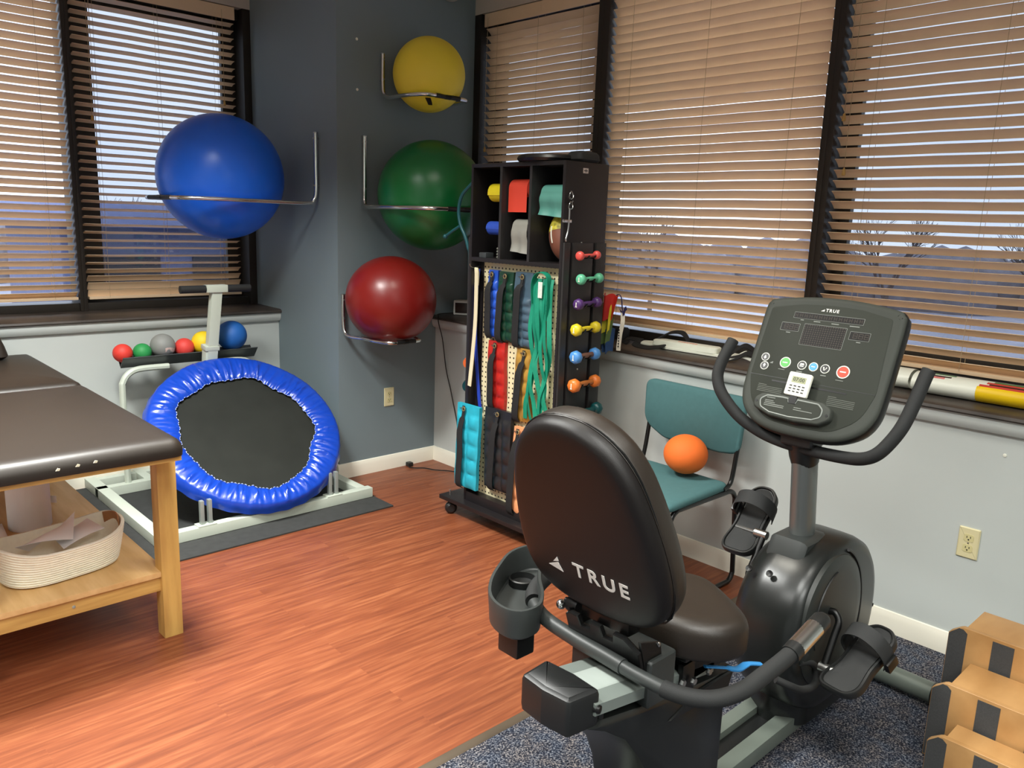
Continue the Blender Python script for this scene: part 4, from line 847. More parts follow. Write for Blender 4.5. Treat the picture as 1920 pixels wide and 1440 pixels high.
obj('orange_print', m_, mat('orange_print', (226, 120, 84), .6), bl)
for pts in ([(3.33, 2.46, .958), (3.34, 2.42, .985), (3.345, 2.36, 1.015), (3.34, 2.29, 1.020), (3.33, 2.25, .985), (3.33, 2.26, .960)], [(3.28, 2.48, .953), (3.22, 2.50, .956), (3.17, 2.44, .953), (3.16, 2.36, .953), (3.21, 2.30, .964)], [(3.29, 2.50, .96), (3.26, 2.56, .965), (3.24, 2.58, .953), (3.20, 2.52, .953)]):
    m_ = MB(); m_.ribbon(spl(pts, 6), (.9, .2, .3), .040, .003); obj('black_strap', m_, M_strap, bl)
bl2 = thing('strap_bundle', 'tangle of black and white straps at the end of the brace, by the console', 'strap bundle', (3.24, 1.88, .948))
for k, pts in enumerate([[(3.20, 1.97, .955), (3.22, 1.93, .985), (3.27, 1.90, 1.015), (3.30, 1.86, .985), (3.28, 1.83, .955)], [(3.16, 1.94, .953), (3.18, 1.88, .972), (3.22, 1.85, .990), (3.26, 1.80, .965)]]):
    m_ = MB(); m_.ribbon(spl(pts, 6), (.8, .3, .4), .038, .003); obj('black_strap', m_, M_strap, bl2)
for k, pts in enumerate([[(3.15, 1.96, .953), (3.17, 1.91, .962), (3.20, 1.87, .975), (3.22, 1.82, .960)], [(3.21, 1.92, .955), (3.24, 1.88, .990), (3.28, 1.84, .965)]]):
    m_ = MB(); m_.ribbon(spl(pts, 6), (.8, .2, .2), .026, .004); obj('white_strap', m_, mat('white_webbing', (224, 224, 212), .8), bl2)
m_ = MB(); m_.slab(rpoly([(3.28, 2.62), (3.345, 2.62), (3.345, 2.80), (3.28, 2.80)], .02), (0, 0, .948), (1, 0, 0), (0, 1, 0), (0, 0, 1), [(0, 0), (0, .05), (.01, .06)]); tag(obj('dark_pouch', m_, M_strap), 'dark pouch on the sill behind the hanging bands', 'pouch')

def sroll(name, label, y0, y1, xc, r, base, extra):
    o = thing(name, label, 'rolled wrap', (xc, (y0+y1)/2, .946)); zc = .946+r*.78
    def seg(nm, ya, yb, a0, a1, m, k=1.0):
        m_ = MB(); m_.grid(lambda u, v: (xc+r*1.25*k*math.cos(a0+(a1-a0)*u), ya+(yb-ya)*v, zc+r*.78*k*math.sin(a0+(a1-a0)*u)), 24, 8, (0, 0, -1) if a1-a0 < 3.2 else None, .001 if a1-a0 < 3.2 else 0); return obj(nm, m_, m, o)
    seg('wrap_body', y0, y1, 0, 2*math.pi, base)
    for nm, ya, yb, a0, a1, m in extra: seg(nm, ya, yb, a0, a1, m, 1.02)
    m_ = MB(); m_.lathe([(.001, 0), (r*.95, 0), (r*.95, .002), (.001, .002)], (xc, max(y0, y1)-.004, zc), (0, 1, 0), 20); m_.v = [((q[0]-xc)*1.2+xc, q[1], (q[2]-zc)*.76+zc) for q in m_.v]; obj('end_face', m_, M_white, o); return o
M_wrap = mat('white_printed_wrap', (232, 234, 220), .35, var=.02); M_yel = mat('yellow_printed_wrap', (238, 196, 16), .35); M_grn = mat('green_stripe', (52, 120, 60), .5); M_red = mat('red_stripe', (196, 66, 52), .5); M_wblk = mat('black_stripe', (40, 24, 22), .5)
A_ = math.radians
# longer package right of the console, stripes on its upper far side
sroll('packaged_roll', 'white and yellow printed roll at the right end of the sill', 1.130, .30, 3.235, .050, M_wrap,
      [('yellow_section', .905, .30, A_(142), A_(235), M_yel), ('green_stripe', .86, .30, A_(92), A_(107), M_grn), ('red_stripe', .88, .30, A_(107), A_(121), M_red), ('black_stripe', .87, .30, A_(121), A_(129), M_wblk), ('red_lower_stripe', .90, .30, A_(129), A_(142), M_red),
       ('green_print', 1.09, .99, A_(90), A_(100), M_grn), ('dark_print', 1.11, 1.00, A_(112), A_(120), M_wblk), ('pink_print', 1.10, 1.02, A_(122), A_(132), mat('pink_print', (222, 130, 126), .5))])
sroll('packaged_roll', 'white printed roll with red and green stripes just behind the console', 1.420, 1.150, 3.265, .050, M_wrap,
      [('green_stripe', 1.42, 1.235, A_(92), A_(107), M_grn), ('red_stripe', 1.42, 1.245, A_(107), A_(120), M_red), ('black_stripe', 1.42, 1.25, A_(120), A_(128), M_wblk), ('red_lower_stripe', 1.42, 1.27, A_(128), A_(140), M_red), ('yellow_section', 1.42, 1.370, A_(142), A_(235), M_yel)])

# ------------------------------------------------------------------ chair and ball
ch = thing('visitor_chair', 'teal upholstered sled-base chair with black frame against the right wall', 'chair', (2.75, 1.95, 0))
M_teal = mat('teal_fabric', (70, 110, 112), .85, var=.04, vscale=40, bump=.12, bscale=500); M_tube = mat('black_tube', (20, 20, 20), .3, metal=.2)
for y in (1.712, 2.180):
    m_ = MB(); lp = spl([(2.86, y, .440), (2.935, y, .438), (2.972, y, .412), (2.985, y, .36), (3.012, y, .09), (3.012, y, .040), (2.985, y, .013), (2.93, y, .012), (2.56, y, .012), (2.505, y, .016), (2.485, y, .045), (2.490, y, .10), (2.505, y, .36), (2.515, y, .412), (2.545, y, .436), (2.60, y, .440)], 6, closed=True)
    m_.tube(lp, .011, 10, closed=True); obj('sled_leg', m_, M_tube, ch)
    m_ = MB(); m_.tube(spl([(2.88, y, .455), (2.925, y, .470), (2.945, y, .52), (2.968, y, .66), (2.985, y, .80)], 6), .010, 10); obj('back_upright', m_, M_tube, ch)
m_ = MB(); m_.tube([(2.60, 1.712, .440), (2.60, 2.18, .440)], .009, 8); obj('cross_tube', m_, M_tube, ch)
m_ = MB(); m_.tube([(2.86, 1.712, .440), (2.86, 2.18, .440)], .009, 8); obj('cross_tube', m_, M_tube, ch)
def seatf(u, v):
    return 0
m_ = MB(); m_.slab(rpoly([(2.465, 1.695), (2.935, 1.712), (2.935, 2.180), (2.465, 2.195)], .05), (0, 0, .446), (1, 0, 0), (0, 1, 0), (0, 0, 1), [(.006, 0), (0, .006), (0, .018), (.008, .028), (.02, .032), (.02, .030, .8), (.02, .028, .3)]); obj('seat', m_, M_teal, ch, 60)
# backrest: wraps with rounded lower corners
ol = rpoly([(1.694, .842), (1.700, .600), (1.800, .585), (2.09, .585), (2.205, .645), (2.222, .845)], [.04, .05, .12, .12, .10, .04], 6)
m_ = MB()
def bend(mb):
    mb.v = [(v[0]+.30*(v[1]-1.955)**2*-1.0 + .12*(v[2]-.70), v[1], v[2]) for v in mb.v]
m_.slab(ol, (2.985, 0, 0), (0, 1, 0), (0, 0, 1), (1, 0, 0), [(.010, -.012), (0, -.002), (0, .012), (.008, .022)]); bend(m_); obj('backrest', m_, M_teal, ch, 50)
ball('playground_ball', 'matt orange ball resting on the seat of the teal chair', (2.862, 1.900, .572), .095, (240, 112, 36), sc=(1, 1, .90), rough=.75, seams=False)

# ------------------------------------------------------------------ wooden step boxes
M_grip = mat('charcoal_grip_tape', (66, 66, 66), .95, var=.12, vscale=300, bump=.3, bscale=900)
def stepbox(label, x0, depth, y1, z1, y0=-.02):
    o = thing('step_box', label, 'step box', (x0+depth/2, (y0+y1)/2, .004), 'nested wooden step boxes'); t = .016; cz = .030
    out = [(y1, .006), (y1, z1-cz), (y1-.006, z1-cz+.008), (y1-cz, z1-.004), (y1-cz-.008, z1), (y0, z1), (y0, .006)]
    m_ = MB(); m_.slab(out, (x0, 0, 0), (0, 1, 0), (0, 0, 1), (1, 0, 0), [(.001, 0), (0, .001), (0, t)]); obj('tread_panel', m_, M_ply, o, 30)
    m_ = MB(); m_.box(x0+t, x0+depth, y0, y1-.045, z1-t, z1-.001, .001); obj('side_board', m_, M_ply, o)
    m_ = MB(); m_.box(x0+t, x0+depth, y1-.045-t, y1-.045, .005, z1-t, .001); obj('side_board', m_, M_ply, o)
    for k, (a, b_) in enumerate(((y1-.0015, y1-.052), (y1-.122, y1-.180), (y1-.250, y1-.308), (y1-.378, y1-.436), (y1-.506, y1-.564))):
        if k == 0: g = [(a, .010), (a, z1-cz-.001), (a-.006, z1-cz+.006), (a-cz+.004, z1-.006), (b_+.012, z1-.006), (b_, z1-.016), (b_, .010)]
        else: g = [(a, .010), (a, z1-.010), (b_, z1-.010), (b_, .010)]
        m_ = MB(); m_.slab(g, (x0-.0012, 0, 0), (0, 1, 0), (0, 0, 1), (1, 0, 0), [(0, 0), (0, .0018)]); obj('grip_strip', m_, M_grip, o)
    return o
stepbox('tallest wooden step box with charcoal grip strips, nearest the wall', 2.60, .175, .713, .354)
stepbox('middle wooden step box with charcoal grip strips', 2.408, .180, .682, .255)
stepbox('lowest wooden step box with charcoal grip strips, at the bottom edge', 2.297, .100, .643, .152)

# ------------------------------------------------------------------ recumbent bike
bike = thing('recumbent_bike', 'black recumbent exercise bike with a grey console, filling the right foreground', 'exercise bike', (1.9, 1.05, .004))
BY = 1.05
M_con = mat('dark_grey_console_plastic', (60, 63, 58), .6, var=.02, bump=.05, bscale=900, spec=.25)
M_con2 = mat('console_face_film', (50, 53, 47), .62, var=.02, spec=.2)
M_shr = mat('black_moulded_shroud', (26, 28, 27), .30, var=.05, bump=.04, bscale=700, spec=.5)
M_cup = mat('grey_black_moulding', (50, 53, 52), .45, var=.03)
M_post = mat('metallic_grey_post', (118, 122, 120), .35, metal=.6, var=.03)
M_alu = mat('silver_aluminium_rail', (142, 151, 145), .35, metal=.45, var=.03)
M_frm = mat('grey_painted_frame', (108, 116, 108), .4, metal=.2, var=.03)
M_frm_d = mat('dark_green_grey_frame_side', (52, 58, 54), .45, var=.04)
# floor frame
for y0, y1 in ((.973, 1.020), (1.080, 1.125)):
    m_ = MB(); m_.box(1.20, 2.72, y0, y1, .028, .078, .004); obj('floor_rail', m_, M_frm, bike)
m_ = MB(); m_.box(1.20, 2.70, 1.020, 1.080, .030, .056, .002); obj('centre_channel', m_, M_black, bike)
m_ = MB(); m_.tube([(2.700, .745, .048), (2.712, 1.40, .048)], .0345, 24); obj('front_stabilizer', m_, M_frm, bike)
for ya, sg_ in ((.755, -1), (1.392, 1)):
    m_ = MB(); m_.lathe([(.036, -.004), (.039, 0), (.039, .024), (.034, .034), (.001, .036)], (2.700, ya, .048), (0, sg_, 0), 20); obj('end_cap', m_, M_black, bike)
m_ = MB(); m_.tube([(1.22, .74, .045), (1.22, 1.36, .045)], .034, 20); obj('rear_stabilizer', m_, M_frm, bike)
# rear pedestal shroud
pp = [(1.150, .505), (1.215, .470), (1.290, .415), (1.340, .350), (1.385, .280), (1.413, .215), (1.428, .150), (1.432, .06), (1.440, .030), (1.700, .030), (1.700, .340), (1.735, .425), (1.50, .455), (1.35, .480), (1.20, .510)]
m_ = MB(); m_.slab(pp, (0, 1.145, 0), (1, 0, 0), (0, 0, 1), (0, -1, 0), [(.014, -.006), (.003, .0), (0, .012), (0, .180), (.003, .192), (.014, .198)]); obj('pedestal_shroud', m_, M_shr, bike)
m_ = MB()
m_.slab([(1.44, .40), (1.56, .435), (1.72, .43), (1.69, .38)], (0, .9465, 0), (1, 0, 0), (0, 0, 1), (0, -1, 0), [(.0, 0), (.004, .004)])
obj('pedestal_panel', m_, M_black, bike)
# sloped seat rail with end cap
def sl(x): return .560-.16*(x-1.18)
m_ = MB(); m_.add([(x, y, z) for x in (1.17, 1.62) for y, z in ((.945, sl(x)-.030), (.945, sl(x)-.004), (.955, sl(x)), (1.098, sl(x)), (1.108, sl(x)-.004), (1.108, sl(x)-.030))], [(i, (i+1) % 6, 6+(i+1) % 6, 6+i) for i in range(6)]+[(5, 4, 3, 2, 1, 0), (6, 7, 8, 9, 10, 11)]); rl = obj('seat_rail', m_, M_alu, bike)
for y in (1.022,):
    m_ = MB(); m_.add([(x, yy, sl(x)+h) for x in (1.19, 1.60) for yy, h in ((.985, .0), (.990, .003), (1.058, .003), (1.063, .0))], [(0, 1, 5, 4), (1, 2, 6, 5), (2, 3, 7, 6), (3, 0, 4, 7), (3, 2, 1, 0), (4, 5, 6, 7)]); obj('rail_top_strip', m_, mat('pale_rail_strip', (156, 164, 158), .4), rl)
m_ = MB(); m_.slab(rpoly([(1.103, .960), (1.190, .948), (1.196, 1.028), (1.190, 1.108), (1.103, 1.100), (1.096, 1.030)], .012), (0, 0, .497), (1, 0, 0), (0, 1, 0), (0, 0, 1), [(.010, 0), (.002, .006), (0, .020), (0, .076), (.003, .084), (.012, .089)]); ec = obj('rail_end_cap', m_, M_black, bike)
m_ = MB(); m_.lathe([(.001, .012), (.009, .010), (.010, 0), (.010, -.01)], (1.178, .950, .545), (.3, -1, 0), 14); obj('cap_bolt', m_, M_black_metal, ec)
m_ = MB(); m_.lathe([(.009, 0), (.009, .028), (.011, .030), (.001, .031)], (1.205, .962, .500), n=14); obj('stop_pin', m_, M_black, bike)
# seat carriage
m_ = MB(); m_.box(1.338, 1.436, .933, 1.167, .478, .594, .012, 3); obj('seat_carriage', m_, M_cup, bike)
m_ = MB(); m_.box(1.500, 1.735, .945, 1.160, .470, .562, .006); obj('seat_slider', m_, M_black, bike)
m_ = MB(); m_.box(1.47, 1.52, .935, .950, .455, .535, .003); m_.v = m_.v; obj('slider_plate', m_, M_black_metal, bike)
for (x, z) in ((1.455, .505), (1.500, .492), (1.565, .492)):
    m_ = MB(); m_.lathe([(.001, .006), (.008, .006), (.010, .002), (.010, -.002)], (x, .925, z), (0, -1, 0), 6); m_.lathe([(.011, 0), (.011, .002), (.006, .003)], (x, .925, z), (0, -1, 0), 16) if 0 else None; obj('bolt_head', m_, M_steel, bike)
# notched seat back bracket
br = [(-.100, 0), (.112, 0), (.112, .090), (.075, .118), (.045, .118), (.040, .092), (.012, .092), (.007, .118), (-.022, .118), (-.027, .092), (-.055, .092), (-.060, .118), (-.085, .118), (-.100, .108)]
m_ = MB(); m_.slab([(a, b_*.97) for a, b_ in br], (1.343, 1.058, .540), (0, -1, 0), (-.32, 0, .947), (-.947, 0, -.32), [(.002, -.004), (0, 0), (0, .008), (.002, .010)]); bk_ = obj('notched_bracket', m_, M_black_metal, bike, 25)
for y in (.948, 1.157):
    m_ = MB(); m_.slab([(1.340, .545), (1.400, .550), (1.385, .625), (1.308, .650)], (0, y, 0), (1, 0, 0), (0, 0, 1), (0, -1, 0), [(.001, -.003), (0, 0), (.001, .004)]); obj('bracket_cheek', m_, M_black_metal, bk_)
for (y, z) in ((.9485, .622), (.9485, .575)):
    m_ = MB(); m_.lathe([(.001, .004), (.0055, .003), (.006, -.002)], (1.376, .944, z), (0, -1, 0), 10); obj('bracket_screw', m_, M_steel, bk_)
for y in (1.150, .985): m_ = MB(); m_.sphere((1.328, y, .552), .004, nu=10, nv=6); obj('bracket_screw', m_, M_steel, bk_)
m_ = MB(); m_.lathe([(.012, -.03), (.020, -.028), (.022, -.01), (.020, .005), (.008, .012), (.008, .02)], (1.345, 1.178, .640), (0, 1, 0), 20); kb = obj('recline_knob', m_, M_black, bike)
m_ = MB(); m_.sphere((1.338, 1.206, .628), .0125, nu=20, nv=12); obj('chrome_tip', m_, M_chrome, kb)
m_ = MB(); m_.box(1.318, 1.36, .985, 1.125, .640, .720, .006); obj('back_mount', m_, M_black_metal, bike)
# seat cushion
so = [(1.430, BY), (1.434, .965), (1.455, .905), (1.495, .862), (1.545, .842), (1.590, .846), (1.632, .888), (1.672, .950), (1.705, 1.010), (1.714, BY)]
so = so + [(x, 2*BY-y) for x, y in so[-2:0:-1]]
so = [tuple(p) for p in spl([(a, b_, 0) for a, b_ in so], 3, True)]; so = [(p[0], p[1]) for p in so]
m_ = MB(); m_.slab(so, (0, 0, .562), (1, 0, 0), (0, 1, 0), (0, 0, 1), [(.016, 0), (.004, .005), (0, .014), (-.001, .042), (0, .066), (.005, .080), (.016, .088), (.016, .092, .93), (.016, .094, .8), (.016, .090, .5), (.016, .088, .2)]); obj('seat_cushion', m_, M_vinyl, bike, 60)
m_ = MB(); m_.box(1.47, 1.64, .93, 1.17, .545, .566, .004); obj('seat_pan', m_, M_black, bike)
# seat back
cu = -.020
hw = [(.078, .020), (.084, .075), (.098, .125), (.125, .165), (.165, .186), (.220, .194), (.290, .190), (.360, .178), (.420, .163), (.460, .148), (.500, .122), (.528, .088), (.545, .048), (.550, .012)]
bo = [(cu+w_, v) for v, w_ in hw] + [(cu-w_, v) for v, w_ in hw[::-1]]
bo = [(p.x, p.y) for p in spl([(a, b_, 0) for a, b_ in bo], 3, True)]
nb = Vector((-1, 0, -.35)).normalized(); vb = Vector((-.35, 0, 1)).normalized(); ob_ = Vector((1.33, 1.05, .6))
m_ = MB(); m_.slab(bo, ob_, (0, -1, 0), vb, nb, [(-.014, -.036), (-.016, -.030), (-.014, -.020), (-.010, -.008), (-.003, -.002), (.006, .001), (.02, .0025, .97), (.02, .0035, .8), (.02, .004, .4)]); shell = obj('seat_back_shell', m_, mat('matte_black_seat_shell', (20, 16, 15), .45, var=.03, bump=.10, bscale=900, spec=.35), bike, 60)
m_ = MB(); m_.slab(bo, ob_, (0, -1, 0), vb, nb, [(.02, -.099, .5), (.02, -.101, .8), (.012, -.098, .96), (-.002, -.092), (-.014, -.080), (-.018, -.065), (-.019, -.045), (-.018, -.038), (-.016, -.034)]); obj('seat_back_cushion', m_, M_vinyl, bike, 60)
m_ = MB(); m_.tube([ob_+Vector((0, -1, 0))*a+vb*b_+nb*(-.037) for a, b_ in [(cu+(p[0]-cu)*1.0+(.0155 if p[0] > cu else -.0155)*min(1, abs(p[0]-cu)/.12), p[1]+(.0155 if p[1] > .33 else -.0155)*min(1, abs(p[1]-.33)/.22)) for p in bo][::2]], .0022, 6, closed=True); obj('piping', m_, M_black_metal, shell)
M_let = mat('white_lettering', (235, 232, 226), .5)
nbo = nb*.0048
text_part('brand_lettering', 'TRUE', .051, ob_+Vector((0, -1, 0))*.021+vb*.186+nbo, (0, -1, 0), vb, M_let, shell, sx=1.05, spacing=1.36, th=.0005)
m_ = MB()
for tri in ([(-.138, .171), (-.105, .188), (-.094, .164)], [(-.121, .185), (-.105, .203), (-.1025, .192)]): m_.slab([(a, b_) for a, b_ in tri], ob_+nbo, (0, -1, 0), vb, nb, [(0, -.0005), (0, .0005)])
obj('brand_emblem', m_, M_let, shell)
# seat handlebar
hp = spl([(1.735, .740, .646), (1.60, .740, .613), (1.48, .744, .598), (1.405, .752, .588), (1.345, .782, .580), (1.308, .842, .578), (1.300, .932, .578), (1.306, 1.033, .578), (1.312, 1.141, .578), (1.328, 1.255, .580), (1.372, 1.335, .588), (1.46, 1.378, .598), (1.58, 1.385, .612), (1.73, 1.385, .646)], 8)
m_ = MB(); m_.tube(hp[6:-30], .0155, 16); hb = obj('handlebar_tube', m_, M_cup, bike)
m_ = MB(); m_.tube(hp[7:44], .0185, 18); obj('foam_sleeve', m_, M_black_soft, hb)
m_ = MB(); m_.tube(hp[52:78], .0180, 18); obj('foam_sleeve', m_, M_cup, hb)
m_ = MB(); m_.tube([(1.585, .740, .609), (1.612, .740, .616)], .0225, 20); obj('grip_housing', m_, M_black, hb); m_ = MB(); m_.tube([(1.694, .740, .636), (1.728, .740, .6445), (1.738, .740, .6470)], [.0225, .0225, .017], 20); obj('grip_housing', m_, M_black, hb)
m_ = MB(); m_.tube([(1.610, .740, .6155), (1.696, .740, .6365)], .0225, 24); obj('pulse_sensor', m_, M_chrome, hb)
m_ = MB(); m_.tube(hp[78:], .0215, 18); obj('left_grip', m_, M_black_soft, hb)
# cup holder at the left bend
co = [(1.215, 1.285), (1.235, 1.350), (1.295, 1.415), (1.375, 1.470), (1.455, 1.512), (1.530, 1.512), (1.560, 1.470), (1.530, 1.425), (1.465, 1.398), (1.400, 1.340), (1.345, 1.275), (1.290, 1.235), (1.235, 1.240)]
co = [(p.x, p.y) for p in spl([(a, b_, 0) for a, b_ in co], 4, True)]
m_ = MB(); m_.slab(co, (0, 0, .548), (1, 0, 0), (0, 1, 0), (0, 0, 1), [(.012, 0), (.002, .008), (0, .04), (-.003, .078), (-.002, .082), (.005, .082), (.007, .077), (.010, .014), (.014, .010)]); cp = obj('cup_holder', m_, M_cup, bike)
m_ = MB(); m_.slab(circ(0, 0, .038, n=28), (1.445, 1.450, .556), (1, 0, 0), (0, 1, 0), (0, 0, 1), [(0, 0), (0, .02), (.004, .022), (.006, .006)]); obj('cup_ring', m_, M_black, cp)
m_ = MB(); m_.box(1.262, 1.322, 1.275, 1.345, .475, .549, .006); obj('switch_box', m_, M_black, cp)
# blue lever
m_ = MB(); m_.tube(spl([(1.545, .925, .512), (1.60, .905, .497), (1.645, .895, .480), (1.69, .893, .478), (1.74, .885, .462)], 6), [.006]*8+[.010]*10+[.008]*7, 10, flat=.55); obj('adjust_lever', m_, mat('light_blue_plastic', (58, 150, 222), .35), bike)
# drive housing
def yell(cx, cz, rx, rz, n=64, sq=1.0):
    o = []
    for i in range(n):
        a = 2*math.pi*i/n; c, s = math.cos(a), math.sin(a); o.append((cx+rx*abs(c)**sq*(1 if c > 0 else -1), cz+rz*abs(s)**sq*(1 if s > 0 else -1)))
    return o
m_ = MB(); m_.slab(yell(2.292, .362, .283, .272, 72, .94), (0, 1.150, 0), (1, 0, 0), (0, 0, 1), (0, -1, 0), [(.10, -.012), (.05, .0), (.018, .028), (.002, .062), (0, .085), (0, .140), (.002, .180), (.010, .206), (.026, .218), (.045, .222)]); sh = obj('drive_shroud', m_, M_shr, bike, 50)
m_ = MB(); m_.slab(yell(2.232, .400, .190, .205, 64), (0, .9285, 0), (1, 0, 0), (0, 0, 1), (0, -1, 0), [(0, -.010), (.002, .003), (.014, .010), (.014, .0135, .8), (.014, .016, .4)]); obj('crank_cover', m_, mat('satin_black_crank_cover', (38, 41, 39), .40, var=.04), sh, 50)
m_ = MB(); m_.tube([(2.232+.135*math.cos(a), .9155-.0005, .420+.145*math.sin(a)) for a in [1.75+.09*k for k in range(22)]], .0035, 6); obj('moulded_ridge', m_, M_black, sh)
m_ = MB(); m_.tube([(2.18+.245*math.cos(a), .9255, .385+.250*math.sin(a)) for a in [-1.0+.07*k for k in range(31)]], .0055, 6); obj('curved_groove', m_, M_black_metal, sh)  # black tube marking the curved groove in the moulding
m_ = MB(); m_.tube([(2.150+.240*math.cos(a), .9245, .372+.235*math.sin(a)) for a in [-1.0+.06*k for k in range(18)]], .0030, 6); obj('moulded_ridge', m_, M_black, sh)
for (x, y, z) in ((2.062, 1.05, .541), (2.060, 1.115, .535)):
    m_ = MB(); m_.lathe([(.010, .0), (.010, .004), (.001, .001)], (x, y, z+.012), (-.8, 0, .6), 14); obj('screw_recess', m_, M_black_metal, sh)
for (x, z) in ((2.475, .535), (2.570, .355)):
    m_ = MB(); m_.lathe([(.006, 0), (.006, .003), (.001, .001)], (x-.02, .934, z-.01), (0, -1, 0), 10); obj('screw_recess', m_, M_black_metal, sh)
m_ = MB(); m_.slab(rpoly([(2.180, .952), (2.46, .945), (2.50, 1.05), (2.46, 1.150), (2.180, 1.145), (2.110, 1.05)], .05), (0, 0, .055), (1, 0, 0), (0, 1, 0), (0, 0, 1), [(0, 0), (0, .13), (.010, .145), (.03, .15)]); obj('lower_shroud', m_, M_shr, bike)
m_ = MB(); m_.slab([(2.115, .560), (2.155, .640), (2.265, .640), (2.300, .634), (2.440, .560), (2.35, .52), (2.12, .52)], (0, 1.108, 0), (1, 0, 0), (0, 0, 1), (0, -1, 0), [(.012, 0), (.003, .008), (0, .02), (0, .096), (.003, .108), (.012, .116)]); obj('post_boot', m_, M_cup, bike)
m_ = MB(); m_.tube([(2.242, BY, .60), (2.232, BY, .68), (2.206, BY, .86), (2.200, BY, .90)], .0355, 24, flat=1.25); obj('console_post', m_, M_post, bike)
m_ = MB(); m_.tube([(2.204, BY, .870), (2.198, BY, .885), (2.186, BY, .955), (2.176, BY, 1.02)], [.040, .043, .052, .062], 24); obj('post_collar', m_, M_black, bike)
m_ = MB(); m_.lathe([(.001, .010), (.008, .009), (.010, .002), (.010, -.006)], (2.215, BY-.048, .895), (0, -1, 0), 10); obj('collar_bolt', m_, M_steel, bike)
# cranks and pedals
CA = Vector((2.180, 0, .450))
def crank(y0, y1, dx, dz, nm='crank_arm'):
    e = CA+Vector((dx, y1, dz)); m_ = MB()
    m_.tube(spl([CA+Vector((0, y0, 0)), CA+Vector((0, (y0+y1)/2, .004)), CA+Vector((dx*.10, y1, dz*.12)), CA+Vector((dx*.4, y1, dz*.42)), e], 6), .0105, 10); o = obj(nm, m_, M_black_metal, bike)
    sgn = -1 if y1 < BY else 1; m_ = MB(); m_.tube([e-Vector((0, sgn*.012, 0)), e+Vector((0, sgn*.030, 0))], .014, 12); m_.tube([e, e+Vector((0, sgn*.10, 0))], .006, 8); obj('pedal_axle', m_, M_steel, o); return e
eR = crank(.915, .880, -.075, -.135)
eL = crank(1.150, 1.185, .080, .130)
def pedal(c, tilt, nm, yaw=0., sgn=-1):
    """foot plate: local x toe direction, y width; tilted about y; positive tilt raises the toe"""
    M = Matrix.Translation(c) @ Matrix.Rotation(yaw, 4, 'Z') @ Matrix.Rotation(-tilt, 4, 'Y')
    out = [(p.x, p.y) for p in spl([(-.125, 0, 0), (-.118, .040, 0), (-.08, .058, 0), (-.01, .050, 0), (.05, .052, 0), (.105, .050, 0), (.135, .028, 0), (.142, 0, 0), (.135, -.028, 0), (.105, -.050, 0), (.05, -.052, 0), (-.01, -.050, 0), (-.08, -.058, 0), (-.118, -.040, 0)], 4, True)]
    def tr(mb): mb.v = [tuple(M @ Vector((q[0], q[1], q[2]+.9*max(0, -q[0]-.03)**2*6*.5))) for q in mb.v]
    m_ = MB(); m_.slab(out, (0, 0, -.012), (1, 0, 0), (0, 1, 0), (0, 0, 1), [(.008, 0), (0, .005), (0, .024), (.003, .029), (.008, .030), (.011, .024), (.011, .022, .6)]); tr(m_); p = obj(nm, m_, M_black, bike, 45)
    m_ = MB(); m_.slab(out, (0, 0, .011), (1, 0, 0), (0, 1, 0), (0, 0, 1), [(.013, 0), (.013, .003), (.015, .004), (.015, .005, .5)]); tr(m_); obj('rubber_tread', m_, M_black_soft, p, 45)
    m_ = MB()
    P_ = spl([(.045, -.060, -.004), (.048, -.066, .030), (.050, -.045, .074), (.052, 0, .092), (.050, .045, .074), (.048, .066, .030), (.045, .060, -.004)], 6)
    m_.ribbon(P_, (1, 0, .1), .046, .003); m_.v = [tuple(M @ Vector(q)) for q in m_.v]; st_ = obj('toe_strap', m_, M_black_soft, p)
    m_ = MB(); m_.box(.025, .068, sgn*.070-.008, sgn*.070+.008, -.012, .022, .003); m_.v = [tuple(M @ Vector(q)) for q in m_.v]; obj('strap_buckle', m_, M_black_metal, st_)
    return p
pedal(Vector((2.148, .800, .343)), math.radians(32), 'pedal', math.radians(-10), -1)
pedal(Vector((2.292, 1.250, .588)), math.radians(44), 'pedal', math.radians(4), 1)
m_ = MB(); m_.tube(spl([(1.935, .935, .318), (1.965, .905, .300), (2.010, .895, .276), (2.075, .893, .258), (2.115, .900, .262), (2.130, .910, .285), (2.105, .920, .312), (2.060, .930, .325)], 6), .0105, 12); obj('hook_handle', m_, M_black_soft, bike)
# console
oc = Vector((2.2, BY, 1.15)); uc = Vector((0, -1, 0)); vc = Vector((.45, 0, 1)).normalized(); nc_ = uc.cross(vc)
con = [(-.197, -.115), (-.204, -.06), (-.206, .062), (-.207, .165), (-.200, .188), (-.182, .199), (-.088, .213), (.003, .217), (.09, .213), (.184, .199), (.203, .186), (.212, .165), (.214, .06), (.214, -.06), (.209, -.115), (.186, -.160), (.140, -.192), (.085, -.206), (0, -.210), (-.075, -.206), (-.135, -.190), (-.178, -.155)]
con = [(p.x, p.y) for p in spl([(a, b_, 0) for a, b_ in con], 4, True)]
m_ = MB(); m_.slab(con, oc, uc, vc, nc_, [(.05, -.085), (.014, -.070), (.004, -.050), (-.001, -.034), (-.001, -.014), (.003, -.008)]); cb = obj('console_back', m_, M_black, bike, 50)
m_ = MB(); m_.slab(con, oc, uc, vc, nc_, [(.004, -.010), (.001, -.006), (.002, -.001), (.010, .004), (.018, .0045)]); cf = obj('console_bezel', m_, M_con, bike, 50)
fc = rpoly([(-.183, .168), (-.088, .186), (.003, .190), (.09, .186), (.178, .168), (.192, -.050), (.170, -.130), (.10, -.178), (0, -.184), (-.095, -.178), (-.160, -.130), (-.186, -.050)], [.012, .2, .2, .2, .012, .10, .10, .10, .2, .10, .10, .10], 5)
